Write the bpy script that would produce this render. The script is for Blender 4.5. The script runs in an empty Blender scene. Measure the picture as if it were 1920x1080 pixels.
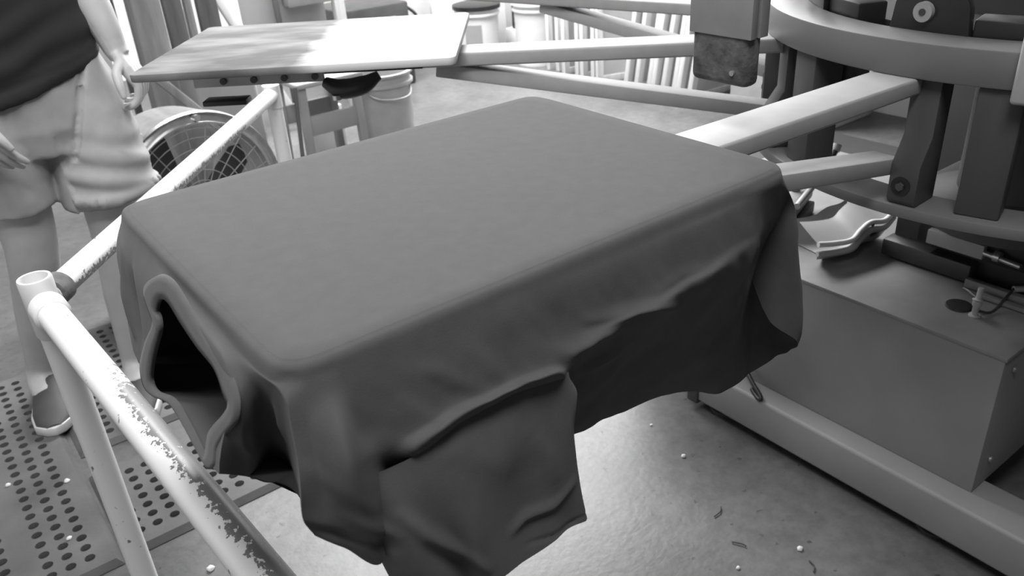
import bpy, bmesh, math, random
from mathutils import Vector, Matrix, noise
PI = math.pi
random.seed(7)
scene = bpy.context.scene
COL = scene.collection

# ------------------------------------------------------------------ camera, light, exposure
cam_d = bpy.data.cameras.new('camera')
cam = bpy.data.objects.new('camera', cam_d)
COL.objects.link(cam)
scene.camera = cam
cam_d.sensor_width = 36.0
cam_d.lens = 29.1834
cam_d.clip_start = 0.02
cam.matrix_world = Matrix([[0.790752, 0.328566, -0.516483, -0.42142], [-0.609421, 0.343175, -0.714728, -0.67726], [-0.057591, 0.879929, 0.471602, 1.302419], [0.0, 0.0, 0.0, 1.0]])
cam_d.dof.use_dof = True
cam_d.dof.focus_distance = 0.95
cam_d.dof.aperture_fstop = 11.0

vs = scene.view_settings
vs.view_transform = 'Standard'
vs.look = 'None'
vs.gamma = 1.0
vs.use_curve_mapping = False
vs.exposure = 0.08

world = bpy.data.worlds.new('world')
scene.world = world
world.use_nodes = True
bgn = world.node_tree.nodes['Background']
bgn.inputs[0].default_value = (1, 1, 1, 1)
bgn.inputs[1].default_value = 0.08

def area_light(name, loc, target, sx, sy, power):
    d = bpy.data.lights.new(name, 'AREA')
    d.shape = 'RECTANGLE'
    d.size = sx
    d.size_y = sy
    d.energy = power
    o = bpy.data.objects.new(name, d)
    COL.objects.link(o)
    o.location = loc
    o.rotation_euler = (Vector(target) - Vector(loc)).to_track_quat('-Z', 'Y').to_euler()
    return o
area_light('window_light_rear', (3.3, 3.4, 2.2), (0.6, 0.3, 0.9), 2.4, 1.4, 95)
area_light('ceiling_lamp_rear', (1.8, 3.25, 3.0), (1.8, 3.0, 0.0), 2.6, 1.2, 345)
area_light('ceiling_lamp_middle', (-0.1, 1.6, 3.0), (-0.1, 1.3, 0.0), 1.6, 0.5, 10)
area_light('fill_light_front', (-0.5, -0.75, 2.9), (-0.4, -0.2, 0.0), 1.1, 0.5, 41)  # added overhead fill that lifts the shirt's near side, no known fixture
lamp = area_light('fill_light_left', (-0.28, 0.45, 2.8), (-0.28, 1.40, 0.6), 0.4, 1.0, 14)  # added fill aimed at the person and railing post, no known fixture
lamp.data.spread = math.radians(100)

# ------------------------------------------------------------------ materials (all neutral greys: the photograph is black and white)
def new_mat(name):
    m = bpy.data.materials.new(name)
    m.use_nodes = True
    nt = m.node_tree
    b = nt.nodes['Principled BSDF']
    return m, nt, b
def grey(name, v, rough=0.6, metal=0.0, var=0.12, scale=18.0, bump=0.0, bscale=80.0, v2=None, stretch=None, sheen=0.0):
    m, nt, b = new_mat(name)
    b.inputs['Roughness'].default_value = rough
    b.inputs['Metallic'].default_value = metal
    if sheen:
        b.inputs['Sheen Weight'].default_value = sheen
        b.inputs['Sheen Roughness'].default_value = 0.6
    tc = nt.nodes.new('ShaderNodeTexCoord')
    mp = nt.nodes.new('ShaderNodeMapping')
    nt.links.new(tc.outputs['Object'], mp.inputs['Vector'])
    if stretch:
        mp.inputs['Scale'].default_value = stretch
    n = nt.nodes.new('ShaderNodeTexNoise')
    n.inputs['Scale'].default_value = scale
    n.inputs['Detail'].default_value = 6.0
    nt.links.new(mp.outputs['Vector'], n.inputs['Vector'])
    r = nt.nodes.new('ShaderNodeValToRGB')
    lo = v * (1 - var) if v2 is None else v2
    hi = v * (1 + var) if v2 is None else v
    r.color_ramp.elements[0].position = 0.32
    r.color_ramp.elements[1].position = 0.68
    r.color_ramp.elements[0].color = (lo, lo, lo, 1)
    r.color_ramp.elements[1].color = (hi, hi, hi, 1)
    nt.links.new(n.outputs['Fac'], r.inputs['Fac'])
    nt.links.new(r.outputs['Color'], b.inputs['Base Color'])
    if bump:
        n2 = nt.nodes.new('ShaderNodeTexNoise')
        n2.inputs['Scale'].default_value = bscale
        n2.inputs['Detail'].default_value = 4.0
        nt.links.new(mp.outputs['Vector'], n2.inputs['Vector'])
        bp = nt.nodes.new('ShaderNodeBump')
        bp.inputs['Strength'].default_value = bump
        bp.inputs['Distance'].default_value = 0.004
        nt.links.new(n2.outputs['Fac'], bp.inputs['Height'])
        nt.links.new(bp.outputs['Normal'], b.inputs['Normal'])
    return m

M = {}
M['shirt'] = grey('charcoal_jersey', 0.081, 0.95, var=0.05, scale=60, bump=0.12, bscale=900, sheen=0.09)
M['shirt'].node_tree.nodes['Principled BSDF'].inputs['Specular IOR Level'].default_value = 0.15
M['rib'] = grey('charcoal_rib_knit', 0.077, 0.95, var=0.05, scale=60, bump=0.1, bscale=600, sheen=0.1)
M['press'] = grey('grey_press_enamel', 0.06, 0.42, var=0.05, scale=9)
M['arm'] = grey('silver_arm_enamel', 0.37, 0.55, var=0.05, scale=30)
M['arm'].node_tree.nodes['Principled BSDF'].inputs['Specular IOR Level'].default_value = 0.3
M['ring'] = grey('ring_enamel', 0.14, 0.45, var=0.04, scale=12)
M['dark'] = grey('dark_steel', 0.045, 0.5, var=0.2, scale=14)
M['black'] = grey('black_plastic', 0.015, 0.45, var=0.2, scale=20)
M['steel'] = grey('bright_steel', 0.55, 0.3, 0.8, var=0.1, scale=40)
M['chrome'] = grey('chrome', 0.75, 0.12, 1.0, var=0.02)
M['cabinet'] = grey('cabinet_enamel', 0.22, 0.55, var=0.07, scale=7)
M['cabtop'] = grey('worn_steel_top', 0.22, 0.5, var=0.15, scale=9)
M['pale'] = grey('pale_plastic', 0.42, 0.4, var=0.08, scale=14)
M['white'] = grey('white_plastic', 0.72, 0.5, var=0.04, scale=8)
M['wood'] = grey('grey_wood', 0.30, 0.7, var=0.25, scale=5, stretch=(6, 6, 0.7))
M['wood_dark'] = grey('dark_wood', 0.12, 0.7, var=0.25, scale=5, stretch=(6, 6, 0.7))
M['wood_pale'] = grey('pale_wood', 0.72, 0.65, var=0.12, scale=5, stretch=(6, 6, 0.7))
M['mesh_fabric'] = grey('pale_screen_mesh', 0.5, 0.8, var=0.1, scale=6)
M['rubber'] = grey('mat_rubber', 0.10, 0.75, var=0.22, scale=9, bump=0.15, bscale=120)
M['hole_shade'] = grey('mat_hole_shade', 0.03, 0.8)
M['grimy'] = grey('grimy_block', 0.10, 0.8, var=0.4, scale=55, bump=0.5, bscale=90)
M['alu'] = grey('dull_aluminium', 0.34, 0.45, 0.2, var=0.08, scale=25)
M['skin'] = grey('skin', 0.46, 0.55, var=0.06, scale=14, bump=0.05, bscale=150)
M['tee'] = grey('dark_tee_jersey', 0.009, 0.9, var=0.12, scale=12, sheen=0.05)
M['shorts'] = grey('grey_shorts_cotton', 0.31, 0.9, var=0.06, scale=30)
M['hair'] = grey('dark_hair', 0.03, 0.6, var=0.3, scale=60, bump=0.4, bscale=120)
M['sole'] = grey('pale_sole', 0.5, 0.6)
M['shoe'] = grey('dark_shoe', 0.05, 0.7)
M['wall'] = grey('painted_wall', 0.7, 0.8, var=0.04, scale=2)
M['crumb'] = grey('pale_crumb', 0.75, 0.8)
M['scrap'] = grey('dark_scrap', 0.05, 0.8)
M['tray'] = grey('grey_plastic', 0.33, 0.5, var=0.08, scale=6)

def floor_material():
    m, nt, b = new_mat('stained_concrete')
    L = nt.links
    tc = nt.nodes.new('ShaderNodeTexCoord')
    def nz(scale, detail, rough=0.55):
        n = nt.nodes.new('ShaderNodeTexNoise')
        n.inputs['Scale'].default_value = scale
        n.inputs['Detail'].default_value = detail
        n.inputs['Roughness'].default_value = rough
        L.new(tc.outputs['Object'], n.inputs['Vector'])
        return n
    def ramp(src, p0, c0, p1, c1):
        r = nt.nodes.new('ShaderNodeValToRGB')
        r.color_ramp.elements[0].position = p0
        r.color_ramp.elements[0].color = (c0, c0, c0, 1)
        r.color_ramp.elements[1].position = p1
        r.color_ramp.elements[1].color = (c1, c1, c1, 1)
        L.new(src, r.inputs['Fac'])
        return r
    def mul(a, c):
        x = nt.nodes.new('ShaderNodeMix')
        x.data_type = 'RGBA'
        x.blend_type = 'MULTIPLY'
        x.inputs[0].default_value = 1.0
        L.new(a, x.inputs[6])
        L.new(c, x.inputs[7])
        return x.outputs[2]
    big = ramp(nz(2.2, 5).outputs['Fac'], 0.35, 0.088, 0.65, 0.142)
    fine = ramp(nz(26, 8, 0.7).outputs['Fac'], 0.36, 0.72, 0.60, 1.0)
    spots = ramp(nz(38, 3).outputs['Fac'], 0.29, 0.45, 0.34, 1.0)
    c = mul(mul(big.outputs['Color'], fine.outputs['Color']), spots.outputs['Color'])
    L.new(c, b.inputs['Base Color'])
    b.inputs['Roughness'].default_value = 0.40
    bp = nt.nodes.new('ShaderNodeBump')
    bp.inputs['Strength'].default_value = 0.15
    bp.inputs['Distance'].default_value = 0.004
    L.new(nz(60, 6).outputs['Fac'], bp.inputs['Height'])
    L.new(bp.outputs['Normal'], b.inputs['Normal'])
    return m
M['floor'] = floor_material()

def chipped_paint():
    # white paint flaked off where the mesh attribute «wear» is high
    m, nt, b = new_mat('chipped_white_paint')
    L = nt.links
    tc = nt.nodes.new('ShaderNodeTexCoord')
    at = nt.nodes.new('ShaderNodeAttribute')
    at.attribute_name = 'wear'
    n = nt.nodes.new('ShaderNodeTexNoise')
    n.inputs['Scale'].default_value = 120
    n.inputs['Detail'].default_value = 5
    n.inputs['Roughness'].default_value = 0.6
    mp = nt.nodes.new('ShaderNodeMapping')
    mp.inputs['Scale'].default_value = (1.3, 1.0, 1.0)
    L.new(tc.outputs['Object'], mp.inputs['Vector'])
    L.new(mp.outputs['Vector'], n.inputs['Vector'])
    s = nt.nodes.new('ShaderNodeMath')
    s.operation = 'ADD'
    L.new(n.outputs['Fac'], s.inputs[0])
    L.new(at.outputs['Fac'], s.inputs[1])
    r = nt.nodes.new('ShaderNodeValToRGB')
    r.color_ramp.elements[0].position = 0.98
    r.color_ramp.elements[1].position = 1.02
    r.color_ramp.elements[0].color = (0.82, 0.82, 0.82, 1)
    r.color_ramp.elements[1].color = (0.19, 0.19, 0.19, 1)
    L.new(s.outputs[0], r.inputs['Fac'])
    n2 = nt.nodes.new('ShaderNodeTexNoise')
    n2.inputs['Scale'].default_value = 60
    n2.inputs['Detail'].default_value = 2
    L.new(mp.outputs['Vector'], n2.inputs['Vector'])
    r2 = nt.nodes.new('ShaderNodeValToRGB')
    r2.color_ramp.elements[0].position = 0.27
    r2.color_ramp.elements[1].position = 0.31
    r2.color_ramp.elements[0].color = (0.25, 0.25, 0.25, 1)
    r2.color_ramp.elements[1].color = (1, 1, 1, 1)
    L.new(n2.outputs['Fac'], r2.inputs['Fac'])
    x = nt.nodes.new('ShaderNodeMix')
    x.data_type = 'RGBA'
    x.blend_type = 'MULTIPLY'
    x.inputs[0].default_value = 1.0
    L.new(r.outputs['Color'], x.inputs[6])
    L.new(r2.outputs['Color'], x.inputs[7])
    L.new(x.outputs[2], b.inputs['Base Color'])
    b.inputs['Roughness'].default_value = 0.35
    bp = nt.nodes.new('ShaderNodeBump')
    bp.inputs['Strength'].default_value = 0.5
    bp.inputs['Distance'].default_value = 0.002
    bp.invert = True
    L.new(r.outputs['Color'], bp.inputs['Height'])
    bp.invert = False
    L.new(bp.outputs['Normal'], b.inputs['Normal'])
    return m
M['paint'] = chipped_paint()

def platen_material():
    # pale board: clean white towards the press (local +x), grey ink residue towards the outer end
    m, nt, b = new_mat('ink_stained_board')
    L = nt.links
    tc = nt.nodes.new('ShaderNodeTexCoord')
    n = nt.nodes.new('ShaderNodeTexNoise')
    n.inputs['Scale'].default_value = 9
    n.inputs['Detail'].default_value = 6
    mp = nt.nodes.new('ShaderNodeMapping')
    mp.inputs['Scale'].default_value = (0.6, 1.6, 1)
    L.new(tc.outputs['Object'], mp.inputs['Vector'])
    L.new(mp.outputs['Vector'], n.inputs['Vector'])
    r = nt.nodes.new('ShaderNodeValToRGB')
    r.color_ramp.elements[0].position = 0.40
    r.color_ramp.elements[1].position = 0.66
    r.color_ramp.elements[0].color = (0.10, 0.10, 0.10, 1)
    r.color_ramp.elements[1].color = (0.24, 0.24, 0.24, 1)
    L.new(n.outputs['Fac'], r.inputs['Fac'])
    sp = nt.nodes.new('ShaderNodeSeparateXYZ')
    L.new(tc.outputs['Object'], sp.inputs[0])
    a = nt.nodes.new('ShaderNodeMath')
    a.operation = 'MULTIPLY_ADD'
    L.new(n.outputs['Fac'], a.inputs[0])
    a.inputs[1].default_value = 0.08
    L.new(sp.outputs['X'], a.inputs[2])
    mr = nt.nodes.new('ShaderNodeMapRange')
    mr.inputs['From Min'].default_value = 0.035
    mr.inputs['From Max'].default_value = 0.08
    L.new(a.outputs[0], mr.inputs['Value'])
    x = nt.nodes.new('ShaderNodeMix')
    x.data_type = 'RGBA'
    L.new(mr.outputs['Result'], x.inputs[0])
    L.new(r.outputs['Color'], x.inputs[6])
    x.inputs[7].default_value = (0.6, 0.6, 0.6, 1)
    L.new(x.outputs[2], b.inputs['Base Color'])
    b.inputs['Roughness'].default_value = 0.8
    b.inputs['Specular IOR Level'].default_value = 0.2
    return m
M['platen'] = platen_material()

# ------------------------------------------------------------------ helpers
def thing(name, label, cat, loc=(0, 0, 0), rotz=0.0, group=None):
    o = bpy.data.objects.new(name, None)
    COL.objects.link(o)
    o.empty_display_size = 0.1
    o.location = loc
    o.rotation_euler = (0, 0, rotz)
    o['label'] = label
    o['category'] = cat
    if group:
        o['group'] = group
    return o
def tag(o, label, cat, group=None):
    o['label'] = label
    o['category'] = cat
    if group:
        o['group'] = group
    return o
def dup(root, loc, rot, label, group=None):
    r = root.copy()
    COL.objects.link(r)
    r.location = loc
    r.rotation_euler = rot
    r['label'] = label
    if group:
        r['group'] = group
    for ch in list(root.children):
        c = ch.copy()
        COL.objects.link(c)
        c.parent = r
    return r

class MB:
    """collects shapes in coordinates local to the parent and links them as one mesh object"""
    def __init__(s):
        s.v = []
        s.f = []
    def add(s, vs_, fs_):
        k = len(s.v)
        s.v += [tuple(p) for p in vs_]
        s.f += [tuple(i + k for i in f) for f in fs_]
        return s
    def box(s, lo, hi, mtx=None):
        x0, y0, z0 = lo
        x1, y1, z1 = hi
        P = [(x0, y0, z0), (x1, y0, z0), (x1, y1, z0), (x0, y1, z0), (x0, y0, z1), (x1, y0, z1), (x1, y1, z1), (x0, y1, z1)]
        if mtx is not None:
            P = [mtx @ Vector(p) for p in P]
        return s.add(P, [(3, 2, 1, 0), (4, 5, 6, 7), (0, 1, 5, 4), (1, 2, 6, 5), (2, 3, 7, 6), (3, 0, 4, 7)])
    def bar(s, a, b, w, h, up=(0, 0, 1)):
        a = Vector(a); b = Vector(b)
        d = (b - a).normalized()
        u = Vector(up)
        n = d.cross(u).normalized()
        u = n.cross(d).normalized()
        P = []
        for p in (a, b):
            for i, j in ((-1, -1), (1, -1), (1, 1), (-1, 1)):
                P.append(p + n * (w / 2 * i) + u * (h / 2 * j))
        return s.add(P, [(0, 1, 2, 3), (7, 6, 5, 4), (0, 4, 5, 1), (1, 5, 6, 2), (2, 6, 7, 3), (3, 7, 4, 0)])
    def tube(s, path, r, seg=16, caps=True, inner=None, flat=(1, 1), up=None):
        path = [Vector(p) for p in path]
        n = len(path)
        rs = r if isinstance(r, (list, tuple)) else [r] * n
        T = []
        for i in range(n):
            a = path[max(0, i - 1)]
            b = path[min(n - 1, i + 1)]
            T.append((b - a).normalized())
        ref = Vector(up) if up else (Vector((0, 0, 1)) if abs(T[0].z) < 0.9 else Vector((1, 0, 0)))
        rings = []
        nrm = (ref - T[0] * ref.dot(T[0])).normalized()
        for i in range(n):
            nrm = (nrm - T[i] * nrm.dot(T[i])).normalized()
            bn = T[i].cross(nrm)
            rings.append([path[i] + nrm * (math.cos(2 * PI * k / seg) * rs[i] * flat[0]) + bn * (math.sin(2 * PI * k / seg) * rs[i] * flat[1]) for k in range(seg)])
        V = [p for ring in rings for p in ring]
        F = []
        for i in range(n - 1):
            for k in range(seg):
                k2 = (k + 1) % seg
                F.append((i * seg + k, i * seg + k2, (i + 1) * seg + k2, (i + 1) * seg + k))
        if caps:
            F.append(tuple(range(seg - 1, -1, -1)))
            F.append(tuple((n - 1) * seg + k for k in range(seg)))
        return s.add(V, F)
    def cyl(s, a, b, r, seg=24, r2=None):
        return s.tube([a, b], [r, r if r2 is None else r2], seg)
    def lathe(s, prof, c=(0, 0, 0), seg=48, a0=0.0, a1=2 * PI):
        full = abs(a1 - a0 - 2 * PI) < 1e-6
        n = seg if full else seg + 1
        V = []
        for k in range(n):
            a = a0 + (a1 - a0) * k / seg
            for (r, z) in prof:
                V.append((c[0] + r * math.cos(a), c[1] + r * math.sin(a), c[2] + z))
        m = len(prof)
        F = []
        for k in range(seg):
            k2 = (k + 1) % n
            for j in range(m - 1):
                F.append((k * m + j, k2 * m + j, k2 * m + j + 1, k * m + j + 1))
        return s.add(V, F)
    def ring(s, r0, r1, z0, z1, c=(0, 0, 0), seg=96):
        return s.lathe([(r1, z0), (r1, z1), (r0, z1), (r0, z0), (r1, z0)], c, seg)
    def prism(s, poly, mtx, t):
        """polygon in local xy extruded along local z by t"""
        n = len(poly)
        V = [mtx @ Vector((p[0], p[1], 0)) for p in poly] + [mtx @ Vector((p[0], p[1], t)) for p in poly]
        F = [tuple(range(n - 1, -1, -1)), tuple(n + i for i in range(n))]
        for i in range(n):
            j = (i + 1) % n
            F.append((i, j, n + j, n + i))
        return s.add(V, F)
    def obj(s, name, mat, parent=None, bevel=0.0, smooth=True, seg=2, angle=40, world=False):
        V = s.v
        if world and parent is not None:
            inv = parent_matrix(parent).inverted()
            V = [inv @ Vector(p) for p in V]
        me = bpy.data.meshes.new(name)
        me.from_pydata([tuple(p) for p in V], [], s.f)
        bm = bmesh.new()
        bm.from_mesh(me)
        bmesh.ops.remove_doubles(bm, verts=bm.verts, dist=1e-6)
        bmesh.ops.recalc_face_normals(bm, faces=bm.faces)
        if bevel > 0:
            es = [e for e in bm.edges if len(e.link_faces) == 2 and e.calc_face_angle(0) > math.radians(35)]
            bmesh.ops.bevel(bm, geom=es, offset=bevel, segments=seg, profile=0.5, affect='EDGES', clamp_overlap=True)
        if smooth:
            for f in bm.faces:
                f.smooth = True
            for e in bm.edges:
                if len(e.link_faces) == 2 and e.calc_face_angle(0) > math.radians(angle):
                    e.smooth = False
        bm.to_mesh(me)
        bm.free()
        me.materials.append(mat)
        o = bpy.data.objects.new(name, me)
        COL.objects.link(o)
        if parent is not None:
            o.parent = parent
        return o
def parent_matrix(p):
    m = Matrix.Translation(p.location) @ p.rotation_euler.to_matrix().to_4x4()
    if p.parent is not None:
        m = parent_matrix(p.parent) @ m
    return m
def catmull(pts, n):
    P = [Vector(p) for p in pts]
    P = [P[0] * 2 - P[1]] + P + [P[-1] * 2 - P[-2]]
    m = len(P) - 3
    out = []
    for i in range(n):
        t = m * i / (n - 1)
        k = min(int(t), m - 1)
        u = t - k
        a, b, c, d = P[k:k + 4]
        out.append(0.5 * ((2 * b) + (c - a) * u + (2 * a - 5 * b + 4 * c - d) * u * u + (3 * b - a - 3 * c + d) * u ** 3))
    return out
def lerp_list(vals, n):
    out = []
    m = len(vals) - 1
    for i in range(n):
        t = m * i / (n - 1)
        k = min(int(t), m - 1)
        out.append(vals[k] + (vals[k + 1] - vals[k]) * (t - k))
    return out
def remeshed(name, mb, mat, parent, voxel, smooth_it=6, fn=None):
    """fuse overlapping closed shapes into one skin"""
    tmp = mb.obj(name + '_raw', mat, None, world=False)
    md = tmp.modifiers.new('r', 'REMESH')
    md.mode = 'VOXEL'
    md.voxel_size = voxel
    md2 = tmp.modifiers.new('s', 'SMOOTH')
    md2.factor = 0.5
    md2.iterations = smooth_it
    dg = bpy.context.evaluated_depsgraph_get()
    dg.update()
    me = bpy.data.meshes.new_from_object(tmp.evaluated_get(dg))
    bpy.data.objects.remove(tmp, do_unlink=True)
    me.name = name
    if fn:
        for v in me.vertices:
            v.co = v.co + fn(v.co, v.normal)
    for p in me.polygons:
        p.use_smooth = True
    me.materials.clear()
    me.materials.append(mat)
    if parent is not None:
        me.transform(parent_matrix(parent).inverted())
    o = bpy.data.objects.new(name, me)
    COL.objects.link(o)
    o.parent = parent
    return o
def struct(mb, name, mat, **kw):
    o = mb.obj(name, mat, None, **kw)
    o['kind'] = 'structure'
    return o

# ------------------------------------------------------------------ room
struct(MB().add([(-2.6, -2.2, 0), (3.5, -2.2, 0), (3.5, 5.6, 0), (-2.6, 5.6, 0)], [(0, 1, 2, 3)]), 'floor', M['floor'])
struct(MB().box((3.5, -2.2, 0), (3.6, 5.7, 1.6)), 'wall_right', M['wall'])
struct(MB().box((-2.6, 5.6, 0), (3.5, 5.7, 1.6)), 'wall_back', M['wall'])
struct(MB().box((-2.7, -2.2, 0), (-2.6, 5.7, 1.6)), 'wall_left', M['wall'])

# ------------------------------------------------------------------ rubber mats with rows of round holes
def perforated_mat(name, label, x0, x1, y0, y1, skip, group):
    p = 0.038
    root = thing(name, label, 'mat', ((x0 + x1) / 2, (y0 + y1) / 2, 0), 0, group)
    cx, cy = (x0 + x1) / 2, (y0 + y1) / 2
    mb = MB()
    z1 = 0.016
    border = 0.022
    nx = int((x1 - x0 - 2 * border) / p)
    ny = int((y1 - y0 - 2 * border) / p)
    ox = (x1 - x0 - nx * p) / 2
    oy = (y1 - y0 - ny * p) / 2
    H = 12
    for i in range(nx):
        for j in range(ny):
            ax = x0 + ox + i * p - cx
            ay = y0 + oy + j * p - cy
            mx, my = ax + p / 2, ay + p / 2
            if (i % skip == skip - 1):
                mb.add([(ax, ay, z1), (ax + p, ay, z1), (ax + p, ay + p, z1), (ax, ay + p, z1)], [(0, 1, 2, 3)])
                continue
            V = []
            for k in range(H):
                a = 2 * PI * k / H + PI / 12
                c, s_ = math.cos(a), math.sin(a)
                q = max(abs(c), abs(s_))
                V.append((mx + c / q * p / 2, my + s_ / q * p / 2, z1))
                V.append((mx + c * 0.0112, my + s_ * 0.0112, z1 + 0.0))
                V.append((mx + c * 0.0105, my + s_ * 0.0105, z1 - 0.012))
            # corners of the cell
            F = []
            base = len(V)
            V += [(ax, ay, z1), (ax + p, ay, z1), (ax + p, ay + p, z1), (ax, ay + p, z1)]
            cr = {}
            for k in range(H):
                k2 = (k + 1) % H
                o1, o2 = V[3 * k], V[3 * k2]
                F.append((3 * k, 3 * k2, 3 * k2 + 1, 3 * k + 1))
                F.append((3 * k + 1, 3 * k2 + 1, 3 * k2 + 2, 3 * k + 2))
                if abs(o1[0] - o2[0]) > 1e-6 and abs(o1[1] - o2[1]) > 1e-6:
                    for c4 in range(4):
                        q = V[base + c4]
                        if (abs(q[0] - o1[0]) < 1e-5 or abs(q[1] - o1[1]) < 1e-5) and (abs(q[0] - o2[0]) < 1e-5 or abs(q[1] - o2[1]) < 1e-5) and abs(q[0]-o1[0])+abs(q[1]-o1[1]) < p*0.6:
                            F.append((3 * k, base + c4, 3 * k2))
            mb.add(V, F)
    # border and skirt
    X0, X1, Y0, Y1 = x0 - cx, x1 - cx, y0 - cy, y1 - cy
    a, b, c, d = X0 + ox, X1 - ox, Y0 + oy, Y1 - oy
    e = 0.012
    mb.add([(a, c, z1), (b, c, z1), (b, d, z1), (a, d, z1), (X0 + e, Y0 + e, z1), (X1 - e, Y0 + e, z1), (X1 - e, Y1 - e, z1), (X0 + e, Y1 - e, z1),
            (X0, Y0, 0.002), (X1, Y0, 0.002), (X1, Y1, 0.002), (X0, Y1, 0.002)],
           [(0, 1, 5, 4), (1, 2, 6, 5), (2, 3, 7, 6), (3, 0, 4, 7), (4, 5, 9, 8), (5, 6, 10, 9), (6, 7, 11, 10), (7, 4, 8, 11)])
    mb.obj('grid_top', M['rubber'], root, smooth=False)
    MB().box((X0 + 0.003, Y0 + 0.003, 0.0005), (X1 - 0.003, Y1 - 0.003, 0.003)).obj('underside', M['hole_shade'], root)  # dark sheet added to put shade into the holes
perforated_mat('rubber_mat', 'large perforated rubber mat under the person, left of the front railing post', -1.30, -0.352, 0.885, 1.86, 4, 'perforated mats on the floor')
perforated_mat('rubber_mat', 'small perforated rubber mat behind the chipped rail, right of the front railing post', -0.345, 0.24, 0.89, 1.235, 20, 'perforated mats on the floor')
perforated_mat('rubber_mat', "perforated rubber mat farther back, seen between the rail corner and the shirt's left edge", -0.34, 0.40, 1.33, 2.0, 20, 'perforated mats on the floor')

# ------------------------------------------------------------------ guard railing of chipped white pipe
V1 = Vector((-0.3366, 0.7215, 0.7000))
V2 = Vector((0.4603, 1.6708, 0.7000))
V0 = Vector((-0.2562, -0.6261, 0.7000))
railing = thing('guard_railing', 'white pipe guard railing with flaking paint around the press', 'railing', (V1.x, V1.y, 0))
def pipe(name, a, b, r, wearfn, inner=False):
    a, b = Vector(a), Vector(b)
    n = max(8, int((b - a).length / 0.01))
    o = MB().tube([a.lerp(b, i / n) for i in range(n + 1)], r, 32).obj(name, M['paint'], railing, world=True)
    at = o.data.attributes.new('wear', 'FLOAT', 'POINT')
    off = Vector(railing.location)
    ax = (b - a).normalized()
    for i, v in enumerate(o.data.vertices):
        p = v.co + off
        t = (p - a).dot(ax) / (b - a).length
        rad = (p - a) - ax * (p - a).dot(ax)
        at.data[i].value = wearfn(t, rad.normalized() if rad.length > 1e-6 else Vector((0, 0, 1)), p)
    return o
def wear_front(t, n, p):
    # flaked along the upper inner side, heavier towards the middle of the rail
    side = n.x * 0.85 + n.z * 0.42
    along = min(1, max(0, (t - 0.15) / 0.14))
    return along * min(0.66, max(0.0, 0.36 + 0.50 * side + 0.05 * noise.noise(p * 30)))
def wear_rear(t, n, p):
    d = (V2 - V1).normalized()
    side = max(0.0, -n.z * 0.75 + (n.x * d.y - n.y * d.x) * 0.65 + 0.1)
    along = 1.0 if t < 0.16 or 0.28 < t < 0.75 else 0.3
    return 0.58 * along * min(1.0, side * 1.1)
R1 = 0.0225
d1 = (V0 - V1).normalized()
d2 = (V2 - V1).normalized()
pipe('rail', V1 + d1 * 0.03, V0, R1, wear_front)['label'] = 'front rail, paint flaked along its inner side'
pipe('rail', V1 + d2 * 0.02, V2 + d2 * 0.01, R1 * 0.94, wear_rear)['label'] = 'rear rail, paint flaked along its underside'
for v in (V1, V2, V0):
    pipe('post', (v.x, v.y, 0.0), (v.x, v.y, v.z + 0.0), R1 * 0.98, lambda t, n, p: 0.16 + 0.12 * noise.noise(p * 9))
    MB().lathe([(0.0, 0.012), (0.05, 0.012), (0.055, 0.004), (0.055, 0.0)], (v.x, v.y, 0), 32).obj('foot_flange', M['white'], railing, world=True)
# open pipe socket on top of the corner post
MB().lathe([(R1 * 1.0, -0.06), (R1 * 1.14, -0.055), (R1 * 1.16, 0.040), (R1 * 1.10, 0.044), (R1 * 0.94, 0.044), (R1 * 0.90, 0.036), (R1 * 0.90, -0.02), (0.0, -0.02)], tuple(V1), 40).obj('corner_socket', M['white'], railing, world=True)
MB().tube([V1 + d1 * 0.022, V1 + d1 * 0.030, V1 + d1 * 0.062, V1 + d1 * 0.066], [R1 * 0.8, R1 * 1.24, R1 * 1.22, R1 * 1.05], 32).obj('collar', M['white'], railing, world=True)
MB().tube([V1 + d2 * 0.02, V1 + d2 * 0.026, V1 + d2 * 0.056, V1 + d2 * 0.06], [R1 * 0.8, R1 * 1.16, R1 * 1.15, R1 * 1.0], 32).obj('collar', M['grimy'], railing, world=True)
MB().tube([V2 + Vector((0, 0, -0.04)), V2 + Vector((0, 0, 0.026))], [R1 * 1.1, R1 * 1.1], 32).obj('corner_socket', M['white'], railing, world=True)

# ------------------------------------------------------------------ the press: turning carousel with arms and boards
CX, CY = 1.24, -0.055
press = thing('printing_carousel', 'grey rotary screen printing carousel with radiating arms, dark box base below', 'printing press', (CX, CY, 0))
PC = Vector((CX, CY, 0))
def pol(r, deg, z):
    a = math.radians(deg)
    return Vector((r * math.cos(a), r * math.sin(a), z))
MB().ring(0.418, 0.49, 0.9705, 1.022).obj('upper_ring', M['ring'], press, bevel=0.003)
MB().ring(0.425, 0.50, 0.762, 0.78).obj('lower_ring', M['ring'], press, bevel=0.002)
hub = MB().lathe([(0.05, 0.60), (0.16, 0.60), (0.16, 0.64), (0.10, 0.66), (0.10, 0.97), (0.34, 0.975), (0.36, 1.0), (0.36, 1.015), (0.25, 1.02), (0.25, 1.05), (0.06, 1.055), (0.06, 1.3), (0.0, 1.3)], (0, 0, 0), 64).obj('hub', M['dark'], press)
sh = Vector((1.021, -0.055, 0)) - PC
MB().cyl((sh.x, sh.y, 1.01), (sh.x, sh.y, 1.30), 0.016).obj('shaft', M['chrome'], press)
stations = [178.3, 138.6, 105.0, 69.0, 33.0, -3.0, -39.0, -75.0, -109.0, -143.0]
with_arm = {178.3: 1.20, 138.6: 1.33, 105.0: 1.25}
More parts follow.
